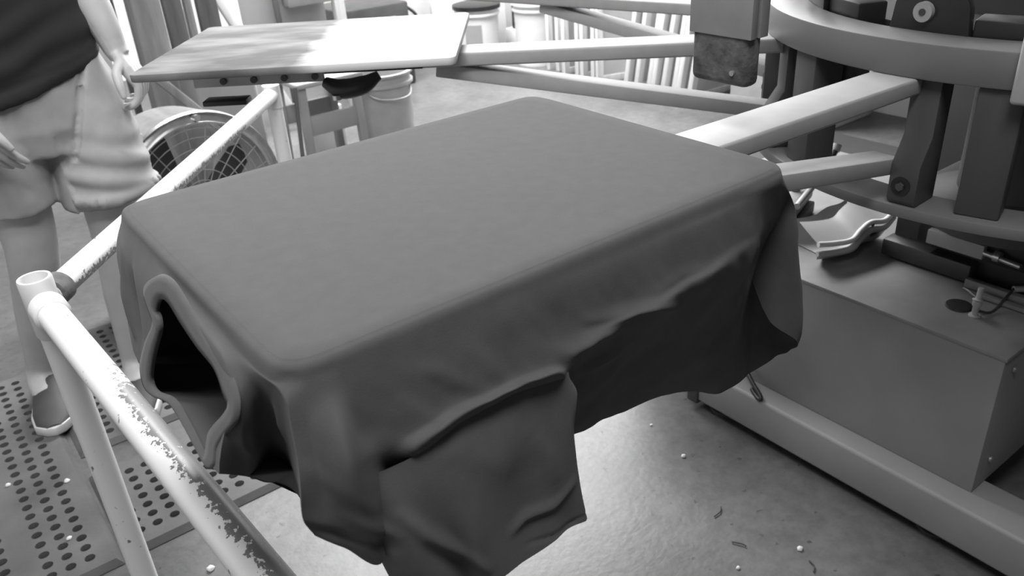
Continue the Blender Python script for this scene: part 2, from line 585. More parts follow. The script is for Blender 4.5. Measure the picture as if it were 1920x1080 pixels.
for sdeg in stations:
    Rz = Matrix.Rotation(math.radians(sdeg), 4, 'Z')
    if sdeg in with_arm:
        rr = with_arm[sdeg]
        mb = MB().box((0.452, -0.037, 0.945), (rr + 0.16, 0.037, 0.9705), Rz)
        mb.obj('arm', M['arm'], press, bevel=0.004, seg=3)
        MB().bar(Rz @ Vector((0.47, 0, 0.832)), Rz @ Vector((1.10, 0, 0.938)), 0.05, 0.026).obj('brace', M['arm'], press, bevel=0.003)
    # clevis post beside the arm, its foot on the lower ring
    Rp = Matrix.Rotation(math.radians(sdeg + 5.4), 4, 'Z')
    pm = Rp @ Matrix.Translation((0, -0.022, 0)) @ Matrix.Rotation(PI / 2, 4, 'X') @ Matrix.Translation((0, 0, -0.044))
    p_ = MB().prism([(0.432, 0.78), (0.492, 0.78), (0.498, 0.79), (0.498, 0.845), (0.474, 0.885), (0.474, 0.9705), (0.432, 0.9705)], pm, 0.044).obj('clevis_post', M['press'], press, bevel=0.0025)
    bt = MB()
    bt.cyl(Rp @ Vector((0.497, -0.002, 0.812)), Rp @ Vector((0.500, -0.002, 0.812)), 0.0145, 24)
    bt.obj('pivot_bolt', M['black'], p_)
    MB().cyl(Rp @ Vector((0.500, -0.002, 0.812)), Rp @ Vector((0.504, -0.002, 0.812)), 0.0065, 6).obj('pivot_nut', M['press'], p_)
    Rs = Matrix.Rotation(math.radians(sdeg + 17.5), 4, 'Z')
    MB().box((0.428, -0.03, 0.78), (0.482, 0.03, 0.9705), Rs).obj('spacer_column', M['press'], press, bevel=0.004)
    # black rounded end plate with a washer and bolt, standing inside the ring
    Rb = Matrix.Rotation(math.radians(sdeg + 0.2), 4, 'Z')
    pl = []
    w_, h_, rd = 0.058, 0.088, 0.035
    pl.append((-w_ - 0.006, 0.0))
    for k in range(7):
        a = PI - PI / 2 * k / 6
        pl.append((-w_ + rd + rd * math.cos(a), h_ - rd + rd * math.sin(a)))
    for k in range(7):
        a = PI / 2 - PI / 2 * k / 6
        pl.append((w_ - rd + rd * math.cos(a), h_ - rd + rd * math.sin(a)))
    pl.append((w_ + 0.006, 0.0))
    bmx = Rb @ Matrix(((0, 0, -1, 0.418), (-1, 0, 0, 0), (0, 1, 0, 0.998), (0, 0, 0, 1)))
    ep = MB().prism([(q[0], q[1]) for q in pl], bmx, 0.014).obj('end_plate', M['black'], press, bevel=0.002)
    wz = 1.050
    MB().cyl(Rb @ Vector((0.418, -0.008, wz)), Rb @ Vector((0.426, -0.008, wz)), 0.0145, 28).obj('washer', M['alu'], ep)
    MB().cyl(Rb @ Vector((0.426, -0.008, wz)), Rb @ Vector((0.4275, -0.008, wz)), 0.005, 20).obj('bolt', M['dark'], ep)
    # actuator: black block with a small pale fitting, cylinder hanging under the ring
    Ra = Matrix.Rotation(math.radians(sdeg + 15.0), 4, 'Z')
    ab = MB().box((0.36, -0.045, 1.000), (0.412, 0.045, 1.045), Ra).obj('actuator_block', M['black'], press, bevel=0.004)
    fit = MB()
    fit.cyl(Ra @ Vector((0.400, -0.075, 1.026)), Ra @ Vector((0.400, -0.045, 1.026)), 0.007, 16)
    fit.cyl(Ra @ Vector((0.400, -0.084, 1.026)), Ra @ Vector((0.400, -0.075, 1.026)), 0.010, 6)
    fit.obj('hose_fitting', M['steel'], ab)
    c0 = Ra @ Vector((0.385, 0.0, 0.966))
    cy_ = MB()
    cy_.tube([c0, c0 + Vector((0, 0, -0.10)), c0 + Vector((0, 0, -0.118)), c0 + Vector((0, 0, -0.124))], [0.026, 0.026, 0.022, 0.010], 28)
    cy_.obj('air_cylinder', M['dark'], press)
# pale edge plate clamped to the ring at the right of the frame
ep_m = Matrix.Rotation(math.radians(199.5), 4, 'Z')
MB().box((0.486, -0.020, 0.957), (0.512, 0.020, 1.06), ep_m).obj('clamp_plate', M['arm'], press, bevel=0.006, seg=3)
# boards: rounded rectangular platens
def rounded_rect(lx, ly, r, n=8):
    out = []
    for cx_, cy_, a0 in ((lx / 2 - r, ly / 2 - r, 0), (-lx / 2 + r, ly / 2 - r, PI / 2), (-lx / 2 + r, -ly / 2 + r, PI), (lx / 2 - r, -ly / 2 + r, 3 * PI / 2)):
        for k in range(n + 1):
            a = a0 + PI / 2 * k / n
            out.append((cx_ + r * math.cos(a), cy_ + r * math.sin(a)))
    return out
def platen(center, rz, label, mat, rad=0.028, th=0.026, lx=0.552, ly=0.414):
    o = MB().prism(rounded_rect(lx, ly, rad), Matrix.Translation((0, 0, -th)), th - 0.002).obj('platen', mat, press, bevel=0.003)
    o.location = Vector(center) - Vector((CX, CY, 0))
    o.rotation_euler = (0, 0, rz)
    o['label'] = label
    return o
platen((0, 0, 0.994), 0.0, 'board inside the dark shirt', M['wood_dark'], 0.03, 0.016, 0.52, 0.39)
p2 = platen((0.247, 0.82, 1.000), math.radians(-38.2), 'bare board, white at its inner end and ink-stained at the outer end', M['platen'], 0.014, 0.016)
# support channel, perforated bracket and clamp under the bare board
br = MB()
br.box((-0.21, -0.05, -0.055), (0.20, 0.05, -0.030))
br.obj('support_channel', M['black'], p2, bevel=0.002)
ch = MB()
ch.box((-0.205, -0.115, -0.052), (0.03, -0.106, -0.031))
ch.box((-0.205, -0.115, -0.033), (0.03, -0.05, -0.030))
chan = ch.obj('bracket_rail', M['alu'], p2, bevel=0.001)
for k in range(4):
    MB().cyl((-0.15 + 0.055 * k, -0.1152, -0.042), (-0.15 + 0.055 * k, -0.119, -0.042), 0.006, 14).obj('bolt', M['dark'], chan)
MB().box((-0.19, -0.135, -0.082), (-0.11, -0.10, -0.072)).obj('stop_bar', M['black'], p2, bevel=0.003)
cl = MB().tube(catmull([(0.03, -0.11, -0.055), (0.06, -0.12, -0.066), (0.10, -0.125, -0.060), (0.13, -0.12, -0.045)], 14), lerp_list([0.010, 0.018, 0.017, 0.008], 14), 16).obj('clamp_lever', M['black'], p2)
MB().cyl((0.052, -0.13, -0.082), (0.052, -0.13, -0.074), 0.008, 16).obj('knob', M['steel'], cl)

# ------------------------------------------------------------------ fixed base of the press
base = thing('press_base', 'heavy dark grey box base standing on a steel foot beam, beneath the carousel', 'machine base', (1.3, 0.2, 0))
MB().box((1.000, -0.200, 0.128), (1.75, 0.75, 0.436)).obj('cabinet', M['cabinet'], base, bevel=0.003, world=True)
MB().box((0.998, -0.203, 0.434), (1.753, 0.753, 0.442)).obj('top_plate', M['cabtop'], base, bevel=0.0015, world=True)
fb = MB().box((0.945, -0.95, 0.030), (1.06, 0.46, 0.128)).obj('foot_beam', M['cabinet'], base, bevel=0.008, seg=3, world=True)
MB().box((0.938, 0.440, 0.022), (1.055, 0.475, 0.118)).obj('end_cap', M['dark'], fb, bevel=0.006, world=False).location = (-1.3, -0.2, 0)
fb2 = MB()
fb2.box((1.02, 0.46, 0.03), (1.14, 0.56, 0.09))
fb2.obj('cross_foot', M['cabinet'], base, bevel=0.006, world=True)
for (x, y) in ((1.0, 0.40), (1.0, -0.15), (1.0, -0.85), (1.62, 0.5), (1.62, -0.1)):
    MB().lathe([(0.0, 0.032), (0.012, 0.032), (0.012, 0.014), (0.035, 0.010), (0.035, 0.0)], (x, y, 0), 24).obj('levelling_foot', M['dark'], base, world=True)
MB().box((1.58, -0.30, 0.03), (1.68, 0.70, 0.13)).obj('foot_beam', M['cabinet'], base, bevel=0.008, seg=3, world=True)
col = MB().box((1.25, -0.25, 0.442), (1.50, 0.17, 0.595)).obj('column', M['dark'], base, bevel=0.006, world=True)
MB().box((1.215, -0.02, 0.446), (1.26, 0.175, 0.485)).obj('block', M['press'], base, bevel=0.004, world=True)
MB().box((1.196, -0.044, 0.515), (1.212, 0.072, 0.545)).obj('gauge_bar', M['arm'], base, bevel=0.001, world=True)
MB().box((1.212, -0.26, 0.505), (1.28, 0.10, 0.595)).obj('drive_housing', M['black'], base, bevel=0.004, world=True)
rl = MB()
rl.box((1.20, -0.17, 0.444), (1.215, -0.02, 0.462))
rl.box((1.175, -0.17, 0.444), (1.190, -0.06, 0.452))
rl.obj('slide_rail', M['cabtop'], base, bevel=0.001, world=True)
hb = MB()
hb.cyl((1.20, -0.064, 0.53), (1.20, -0.076, 0.53), 0.011, 16)
hb.cyl((1.20, -0.044, 0.53), (1.20, -0.115, 0.524), 0.006, 12)
hb.obj('hose_barb', M['steel'], base, world=True)
# hook hanging on the side of the foot beam
MB().tube(catmull([(0.985, 0.335, 0.16), (0.965, 0.30, 0.15), (0.95, 0.265, 0.138), (0.945, 0.262, 0.131), (0.955, 0.285, 0.131), (0.965, 0.30, 0.131)], 20), 0.005, 10).obj('cable_hook', M['black'], base, world=True)
for (y, z) in ((-0.2012, 0.40), (-0.2012, 0.19)):
    MB().cyl((1.045, y, z), (1.045, y - 0.004, z), 0.006, 14).obj('screw', M['steel'], base, world=True)

# small air valve with a cable on the top plate
valve = thing('air_valve', 'small pale air valve with a thin cable on the dark top plate at right', 'valve', (1.105, -0.09, 0.4425))
MB().lathe([(0.0, 0.003), (0.010, 0.003), (0.011, 0.0)], (0, 0, 0), 20).obj('foot', M['pale'], valve)
MB().tube([(0, 0, 0.003), (0, 0, 0.02), (0.001, 0, 0.022), (0.001, 0, 0.034)], [0.006, 0.0062, 0.0085, 0.0085], 16).obj('body', M['pale'], valve)
MB().tube([(0.001, 0, 0.034), (0.002, 0, 0.038), (0.002, 0, 0.06)], [0.011, 0.0055, 0.005], 16).obj('stem', M['pale'], valve)
MB().tube([(0, 0, 0.036), (0.02, 0.03, 0.036), (0.03, 0.042, 0.032)], [0.004, 0.004, 0.003], 12).obj('side_port', M['dark'], valve)
MB().tube(catmull([(0.0, -0.006, 0.012), (0.03, -0.018, 0.004), (0.075, -0.02, 0.018), (0.110, -0.018, 0.026)], 24), 0.0028, 10).obj('cable', M['dark'], valve)
MB().tube([(0.108, -0.018, 0.025), (0.15, -0.05, 0.022), (0.20, -0.09, 0.018)], 0.0062, 14).obj('cable_sleeve', M['pale'], valve)
tag(MB().lathe([(0.0, 0.003), (0.016, 0.004), (0.024, 0.003), (0.026, 0.0)], (1.12, -0.052, 0.4425), 28).obj('rubber_grommet', M['black'], None), 'flat black rubber disc on the top plate, just left of the pale valve', 'grommet')

# curved pale casing with two lips, lying under the lower ring
cas = thing('plastic_casing', 'curved pale plastic casing with two thick lips, on the top plate below the lower ring', 'casing', (1.19, 0.235, 0.442), math.radians(-8))
def lip(z0, z1, z2, depth, r, y):
    return catmull([(-0.125, y + 0.004, z0), (-0.085, y - 0.008, z0 - 0.004), (-0.04, y - 0.014, z0 - 0.006), (-0.005, y - 0.006, z1), (0.035, y + 0.002, z1 + 0.006), (0.080, y, z2 - 0.004), (0.122, y + 0.008, z2 + 0.006)], 30)
def swept(paths, name, mat, parent):
    n = len(paths[0])
    m = len(paths)
    V = [p for path in paths for p in path]
    F = []
    for j in range(m - 1):
        for i in range(n - 1):
            F.append((j * n + i, j * n + i + 1, (j + 1) * n + i + 1, (j + 1) * n + i))
    return MB().add(V, F).obj(name, mat, parent, angle=80)
top = lip(0.056, 0.060, 0.064, 0, 0, -0.02)
MB().tube(top, [0.0062] * 30, 12).obj('upper_lip', M['white'], cas)
low_ = [p + Vector((-0.004, -0.004, -0.020 + 0.006 * (i / 29))) for i, p in enumerate(top)]
MB().tube(low_, lerp_list([0.006, 0.008, 0.008, 0.005], 30), 12).obj('lower_lip', M['pale'], cas)
back = [p + Vector((0.030, 0.085, 0.016)) for p in top]
mid = [p + Vector((0.012, 0.045, 0.012)) for p in top]
swept([top, mid, back], 'upper_shell', M['tray'], cas)
bot0 = [Vector((p.x * 0.9, p.y + 0.01, max(0.012, p.z - 0.052))) for p in top]
bot1 = [Vector((p.x * 0.7 + 0.015, p.y + 0.03, 0.002 + 0.25 * max(0, p.z - 0.09))) for p in top]
bot2 = [Vector((p.x * 0.8 + 0.03, p.y + 0.11, 0.002)) for p in top]
swept([low_, bot0, bot1, bot2, [p + Vector((0, 0.03, 0.05)) for p in bot2]], 'lower_shell', M['pale'], cas)
MB().bar((0.035, -0.024, 0.036), (0.070, -0.022, 0.042), 0.004, 0.005).obj('slot', M['dark'], cas)
MB().tube([(0.038, -0.018, 0.062), (0.038, -0.024, 0.062)], 0.004, 12).obj('screw', M['dark'], cas)
t2 = thing('clamp_tool', 'blurred grey clamp tool with pale edges behind the curved casing, next to the shirt', 'tool', (1.25, 0.435, 0.4425), math.radians(20))
MB().box((-0.12, -0.03, 0.03), (0.08, 0.05, 0.07)).obj('body', M['tray'], t2, bevel=0.012, seg=3)
MB().box((-0.10, -0.04, 0.0), (0.06, 0.06, 0.03)).obj('foot', M['dark'], t2, bevel=0.004)
MB().tube(catmull([(-0.10, -0.035, 0.075), (0.0, -0.04, 0.085), (0.09, -0.03, 0.075)], 12), 0.008, 10).obj('edge_strip', M['pale'], t2)
MB().cyl((0.01, 0.0, 0.07), (0.02, 0.0, 0.13), 0.012, 14).obj('lever', M['tray'], t2)
MB().tube(catmull([(0.08, 0.0, 0.05), (0.16, -0.03, 0.08), (0.22, -0.04, 0.115)], 10), 0.010, 12).obj('handle', M['dark'], t2)
MB().cyl((0.215, -0.04, 0.11), (0.225, -0.042, 0.125), 0.012, 14).obj('handle_cap', M['alu'], t2)

# ------------------------------------------------------------------ hanging print-head bar above the arm
bar = thing('print_head_bar', 'grey metal bar with a dirty dark block at its lower end, hanging above the arm', 'print head', (0.395, -0.015, 1.05))
bx0, bx1, by0, by1 = -0.012, 0.020, -0.049, 0.044
h_ = MB()
h_.box((bx0, by0, 0.036), (bx0 + 0.010, by1, 0.42))
h_.box((bx0 + 0.010, by0 + 0.003, 0.036), (bx0 + 0.016, by1 - 0.003, 0.42))
h_.box((bx0 + 0.016, by0, 0.036), (bx1, by1, 0.42))
h_.obj('holder', M['alu'], bar, bevel=0.0012)
MB().box((bx0 + 0.002, by0 + 0.004, -0.022), (bx1 - 0.003, by1 - 0.002, 0.05)).obj('dirty_block', M['grimy'], bar, bevel=0.009, seg=4)
MB().cyl((bx0 + 0.002, by0 + 0.024, -0.005), (bx0 - 0.001, by0 + 0.024, -0.005), 0.0032, 12).obj('pin', M['steel'], bar)
MB().bar((0.0, 0, 0.40), (0.80, -0.03, 0.40), 0.09, 0.08).obj('support_beam', M['press'], bar, bevel=0.004)
MB().cyl((0.845, -0.04, 0.252), (0.845, -0.04, 0.44), 0.08, 40).obj('beam_socket', M['dark'], bar)

# ------------------------------------------------------------------ the t-shirt drawn over the board
HX, HY = 0.279, 0.210
AB_KEYS = [(0.196, [(-0.2908, 0.1587, 0.9755), (-0.298, 0.1477, 0.9406), (-0.3062, 0.1343, 0.9005), (-0.3132, 0.11, 0.8684)]), (0.15, [(-0.2932, 0.1212, 0.9664), (-0.3005, 0.109, 0.9331), (-0.3079, 0.1018, 0.8973), (-0.3172, 0.0803, 0.8544)]), (0.105, [(-0.2944, 0.0641, 0.9659), (-0.3031, 0.0758, 0.9248), (-0.3098, 0.0747, 0.8926), (-0.3163, 0.0326, 0.8701)]), (0.06, [(-0.2926, 0.0055, 0.9777), (-0.3028, 0.0152, 0.9348), (-0.3094, 0.0089, 0.9072), (-0.3148, -0.0104, 0.8873)]), (0.015, [(-0.292, -0.0457, 0.9834), (-0.3016, -0.0486, 0.9481), (-0.31, -0.0499, 0.9157), (-0.3171, -0.0549, 0.888)]), (-0.035, [(-0.2921, -0.0979, 0.9868), (-0.3011, -0.1101, 0.9581), (-0.3109, -0.1133, 0.9247), (-0.3198, -0.1148, 0.8929)]), (-0.085, [(-0.2927, -0.1337, 0.9873), (-0.299, -0.1538, 0.9701), (-0.3077, -0.158, 0.9438), (-0.3198, -0.1512, 0.9025)]), (-0.13, [(-0.287, -0.1524, 0.9823), (-0.295, -0.1685, 0.9621), (-0.298, -0.1612, 0.9258), (-0.297, -0.1329, 0.8749)]), (-0.165, [(-0.282, -0.1743, 0.9819), (-0.278, -0.1535, 0.9406), (-0.268, -0.1059, 0.8709), (-0.262, -0.0644, 0.8023)]), (-0.19, [(-0.279, -0.1931, 0.9834), (-0.268, -0.1526, 0.9251), (-0.257, -0.1128, 0.8578), (-0.25, -0.0895, 0.7989)])]
BC_KEYS = [(-0.276, [(-0.2776, -0.213, 0.9778), (-0.2826, -0.222, 0.9496), (-0.2891, -0.236, 0.9251), (-0.2922, -0.236, 0.9005), (-0.2853, -0.23, 0.877)]), (-0.261, [(-0.2664, -0.2135, 0.9726), (-0.2711, -0.222, 0.9434), (-0.2731, -0.231, 0.9122), (-0.2741, -0.234, 0.8851), (-0.2662, -0.23, 0.8519)]), (-0.2452, [(-0.2491, -0.22, 0.9721), (-0.2539, -0.24, 0.9542), (-0.2565, -0.25, 0.9294), (-0.2499, -0.246, 0.8836), (-0.2425, -0.236, 0.8228)]), (-0.2305, [(-0.2298, -0.2165, 0.9677), (-0.2277, -0.2215, 0.9389), (-0.2236, -0.2275, 0.916), (-0.2116, -0.215, 0.8861), (-0.2031, -0.2, 0.8607)]), (-0.2094, [(-0.2075, -0.2165, 0.9664), (-0.2029, -0.2215, 0.9408), (-0.2001, -0.2275, 0.9208), (-0.1977, -0.236, 0.9086), (-0.1771, -0.2, 0.8669)]), (-0.1731, [(-0.171, -0.2165, 0.9661), (-0.165, -0.2215, 0.9442), (-0.1614, -0.2275, 0.9259), (-0.1624, -0.239, 0.9203), (-0.1372, -0.2, 0.8764)]), (-0.1344, [(-0.132, -0.2165, 0.9682), (-0.1253, -0.2215, 0.9431), (-0.1183, -0.2275, 0.9252), (-0.1185, -0.238, 0.9227), (-0.0902, -0.2, 0.8799)]), (-0.09, [(-0.085, -0.2165, 0.973), (-0.0743, -0.2215, 0.9459), (-0.0664, -0.2275, 0.922), (-0.0668, -0.238, 0.9174), (-0.0225, -0.19, 0.8544)]), (-0.0588, [(-0.052, -0.2165, 0.97), (-0.0403, -0.2215, 0.9367), (-0.0344, -0.2275, 0.9146), (-0.0128, -0.2, 0.8639), (0.0538, -0.12, 0.7236)]), (-0.0108, [(-0.005, -0.2165, 0.9724), (0.0085, -0.2215, 0.9378), (0.0091, -0.2275, 0.9197), (0.0498, -0.185, 0.8457), (0.1226, -0.1, 0.6992)]), (0.0447, [(0.0519, -0.2165, 0.9726), (0.061, -0.2215, 0.9391), (0.0588, -0.2275, 0.9215), (0.1129, -0.178, 0.8399), (0.2096, -0.09, 0.6808)]), (0.1157, [(0.1208, -0.2165, 0.976), (0.1262, -0.2215, 0.9429), (0.1231, -0.2275, 0.922), (0.1944, -0.17, 0.8148), (0.2911, -0.085, 0.6497)]), (0.1788, [(0.1826, -0.215, 0.9779), (0.1905, -0.219, 0.9485), (0.1998, -0.216, 0.9209), (0.2595, -0.16, 0.8045), (0.3531, -0.085, 0.6173)]), (0.2299, [(0.259, -0.204, 0.9689), (0.2876, -0.182, 0.9169), (0.3136, -0.158, 0.8536), (0.3542, -0.125, 0.7512), (0.4038, -0.085, 0.6232)]), (0.2585, [(0.296, -0.194, 0.9492), (0.3321, -0.17, 0.8855), (0.3607, -0.152, 0.8055), (0.3877, -0.135, 0.7339), (0.3886, -0.135, 0.6826)]), (0.2724, [(0.2931, -0.205, 0.9472), (0.297, -0.212, 0.9048), (0.3033, -0.218, 0.8527), (0.3089, -0.22, 0.8104), (0.3114, -0.215, 0.7787)])]
HOLE_OUT = [(-0.2962, 0.0779, 0.9567), (-0.2928, 0.0616, 0.9728), (-0.2887, 0.0241, 0.9919), (-0.2875, -0.0089, 0.9983), (-0.2888, -0.0403, 0.9947), (-0.2917, -0.0864, 0.9872), (-0.2942, -0.1292, 0.9825), (-0.2963, -0.1558, 0.9782), (-0.2998, -0.1711, 0.9696), (-0.3048, -0.1725, 0.9553), (-0.3092, -0.1592, 0.9394), (-0.3146, -0.1422, 0.9183), (-0.3189, -0.1398, 0.9029), (-0.321, -0.1228, 0.889), (-0.3206, -0.1047, 0.887), (-0.3172, -0.0499, 0.8862), (-0.3154, -0.0028, 0.8829), (-0.3174, 0.0652, 0.8568), (-0.317, 0.1031, 0.8494), (-0.3132, 0.11, 0.8684), (-0.3067, 0.0794, 0.907), (-0.3009, 0.0479, 0.9389), (-0.2984, 0.0646, 0.9477)]
HOLE_IN = [(-0.2977, 0.0358, 0.9539), (-0.2949, 0.0266, 0.9669), (-0.2933, 0.0118, 0.9744), (-0.2931, -0.0068, 0.9767), (-0.2948, -0.0395, 0.9728), (-0.2965, -0.0815, 0.9705), (-0.2975, -0.1224, 0.9713), (-0.3014, -0.1467, 0.9619), (-0.3027, -0.156, 0.9591), (-0.3057, -0.148, 0.9485), (-0.3102, -0.1289, 0.9302), (-0.3133, -0.1174, 0.917), (-0.3169, -0.1135, 0.9032), (-0.3189, -0.1115, 0.8956), (-0.3197, -0.1013, 0.8897), (-0.3163, -0.0566, 0.8918), (-0.3141, -0.0107, 0.8905), (-0.3159, 0.0484, 0.8687), (-0.3146, 0.068, 0.8702), (-0.3106, 0.0592, 0.8921), (-0.3064, 0.0439, 0.9146), (-0.3015, 0.0268, 0.9389), (-0.2989, 0.0277, 0.9496)]
SLEEVE = [[(-0.2362, -0.226, 0.9006), (-0.2372, -0.232, 0.8786), (-0.2345, -0.236, 0.8452), (-0.2257, -0.236, 0.7966), (-0.2103, -0.232, 0.7322)], [(-0.2181, -0.23, 0.902), (-0.2198, -0.24, 0.8762), (-0.2168, -0.246, 0.8466), (-0.2081, -0.25, 0.8015), (-0.194, -0.25, 0.7455)], [(-0.1947, -0.23, 0.9027), (-0.1954, -0.24, 0.8721), (-0.189, -0.242, 0.834), (-0.177, -0.24, 0.7806), (-0.1642, -0.24, 0.7271)], [(-0.1623, -0.23, 0.9105), (-0.1651, -0.242, 0.8771), (-0.1653, -0.25, 0.8445), (-0.1632, -0.256, 0.8018), (-0.1563, -0.256, 0.7568)], [(-0.113, -0.23, 0.9147), (-0.1166, -0.24, 0.876), (-0.1154, -0.242, 0.8374), (-0.1119, -0.246, 0.7907), (-0.1055, -0.25, 0.7539)], [(-0.0775, -0.23, 0.911), (-0.0778, -0.236, 0.8697), (-0.0782, -0.24, 0.8323), (-0.0777, -0.246, 0.794), (-0.0747, -0.25, 0.7534)], [(-0.0459, -0.228, 0.9065), (-0.0479, -0.234, 0.8588), (-0.0459, -0.236, 0.8177), (-0.0429, -0.24, 0.7751), (-0.0384, -0.24, 0.7423)]]
WRINKLES = [([(-0.0164, -0.235, 0.9422), (0.0114, -0.235, 0.9355), (0.0373, -0.235, 0.9332), (0.0609, -0.235, 0.9293), (0.1046, -0.235, 0.9052)], 0.004, 0.005), ([(-0.0378, -0.235, 0.9219), (-0.0105, -0.235, 0.9249), (0.0212, -0.235, 0.9213)], 0.003, 0.004), ([(-0.0295, -0.235, 0.8888), (0.002, -0.235, 0.8796), (0.0352, -0.235, 0.877), (0.059, -0.235, 0.8867)], 0.004, 0.006), ([(0.0202, -0.235, 1.0001), (0.0711, -0.235, 1.0032), (0.133, -0.235, 1.0069)], 0.0015, 0.006), ([(0.0605, -0.235, 0.9392), (0.1021, -0.235, 0.9427), (0.1545, -0.235, 0.9378)], 0.002, 0.005), ([(-0.127, -0.235, 0.7911), (-0.1111, -0.235, 0.7957), (-0.0797, -0.235, 0.7907), (-0.0514, -0.235, 0.7944)], 0.004, 0.005), ([(-0.1153, -0.235, 0.7686), (-0.0776, -0.235, 0.7577), (-0.0371, -0.235, 0.7485)], -0.0018, 0.002), ([(-0.2201, -0.235, 0.8633), (-0.2066, -0.235, 0.839), (-0.1834, -0.235, 0.8062), (-0.1605, -0.235, 0.7751)], 0.006, 0.006), ([(-0.2838, -0.235, 0.9381), (-0.2633, -0.235, 0.9135), (-0.2401, -0.235, 0.8794)], 0.003, 0.007), ([(-0.2911, -0.235, 0.8912), (-0.2629, -0.235, 0.8615), (-0.231, -0.235, 0.8327)], -0.003, 0.004), ([(-0.2606, -0.235, 0.8875), (-0.2426, -0.235, 0.8631), (-0.2291, -0.235, 0.8463)], 0.004, 0.005), ([(-0.191, -0.235, 0.9727), (-0.1608, -0.235, 0.9554), (-0.134, -0.235, 0.9266)], 0.003, 0.008), ([(-0.1445, -0.235, 0.9727), (-0.1219, -0.235, 0.9482), (-0.1081, -0.235, 0.9243)], 0.002, 0.01), ([(-0.1996, -0.235, 0.9075), (-0.1627, -0.235, 0.8925), (-0.1294, -0.235, 0.8579)], 0.002, 0.012), ([(-0.0896, -0.235, 0.8697), (-0.0795, -0.235, 0.8416), (-0.0751, -0.235, 0.8094)], 0.003, 0.01), ([(-0.2026, -0.235, 0.9528), (-0.1873, -0.235, 0.9307), (-0.1744, -0.235, 0.9192)], 0.002, 0.01), ([(0.2477, -0.235, 0.917), (0.264, -0.235, 0.8991), (0.2731, -0.235, 0.8833)], 0.003, 0.006), ([(0.2365, -0.235, 0.8461), (0.2587, -0.235, 0.8205), (0.2839, -0.235, 0.7996)], 0.003, 0.006), ([(0.2563, -0.235, 0.8641), (0.2695, -0.235, 0.8394), (0.2821, -0.235, 0.8209)], 0.002, 0.006), ([(-0.1136, -0.235, 1.1035), (-0.0952, -0.235, 1.102), (-0.046, -0.235, 1.1043), (-0.0046, -0.235, 1.1043)], 0.0, 0.003)]
UNDER = [(-0.25, -0.0895, 0.7989), (-0.262, -0.0644, 0.8023), (-0.297, -0.1329, 0.8749), (-0.321, -0.1228, 0.889), (-0.3206, -0.1047, 0.887), (-0.3172, -0.0499, 0.8862), (-0.3154, -0.0028, 0.8829), (-0.3174, 0.0652, 0.8568), (-0.317, 0.1031, 0.8494), (-0.3132, 0.11, 0.8684), (-0.298, 0.2301, 0.8129)]
def resample_poly(P, n):
    P = [Vector(p) for p in P]
    d = [0.0]
    for a, b in zip(P, P[1:]):
        d.append(d[-1] + (b - a).length)
    out = []
    for i in range(n):
        t = d[-1] * i / (n - 1)
        k = 0
        while k < len(P) - 2 and d[k + 1] < t:
            k += 1
        out.append(P[k].lerp(P[k + 1], (t - d[k]) / max(1e-9, d[k + 1] - d[k])))
    return out
def edge_point(side, t):
    # point on the rounded outline of the board, corner radius 0.03
    r = 0.032
    if side == 'AB':
        x, y = -HX, t
    elif side == 'BC':
        x, y = t, -HY
    elif side == 'CD':
        x, y = HX, t
    else:
        x, y = t, HY
    ax, ay = HX - r, HY - r
    if abs(x) > ax and abs(y) > ay:
        c = Vector((math.copysign(ax, x), math.copysign(ay, y)))
        q = Vector((x, y)) - c
        q = q.normalized() * r
        n = q.normalized()
        return c + q, n
    n = Vector((-1, 0)) if side == 'AB' else Vector((0, -1)) if side == 'BC' else Vector((1, 0)) if side == 'CD' else Vector((0, 1))
    return Vector((x, y)), n
keys = []
def add_key(side, t, pts, tag_):
    e, n = edge_point(side, t)
    inset = e - n * 0.009
    m1 = e - n * 0.0018
    m2 = e + n * 0.0018
    P = [Vector((inset.x, inset.y, 1.0)), Vector((m1.x, m1.y, 0.9965)), Vector((m2.x, m2.y, 0.9875))] + [Vector(p) for p in pts]
    keys.append((P, tag_))
for x in (0.25, 0.12, 0.0, -0.12, -0.24):
    add_key('DA', x, [(x, 0.226, 0.95), (x, 0.232, 0.90), (x, 0.228, 0.86), (x, 0.22, 0.82), (x, 0.20, 0.80)], 'DA')
add_key('DA', -0.270, [(-0.283, 0.219, 0.95), (-0.288, 0.222, 0.91), (-0.292, 0.218, 0.875), (-0.295, 0.212, 0.85), (-0.297, 0.205, 0.83)], 'AB')
for t, pts in AB_KEYS:
    add_key('AB', t, resample_poly(pts, 5), 'AB')
for t, pts in BC_KEYS:
    add_key('BC', t, pts, 'BC')
for y, zb in ((-0.185, 0.80), (-0.13, 0.90), (-0.085, 0.962), (-0.03, 0.972), (0.03, 0.962), (0.08, 0.90), (0.16, 0.82), (0.198, 0.80)):
    k = (0.985 - zb) / 5
    add_key('CD', y, [(0.285 + 0.012 * min(1, (0.985 - zb) * 8 * i / 5), y, 0.985 - k * i) for i in range(1, 6)], 'CD')
NK = len(keys)
NT = 64
cols = [catmull(k[0], NT) for k in keys]
us = [0.0]
for i in range(NK):
    a, b = cols[i], cols[(i + 1) % NK]
    us.append(us[-1] + max(0.010, min(0.06, sum((p - q).length for p, q in zip(a, b)) / NT)))
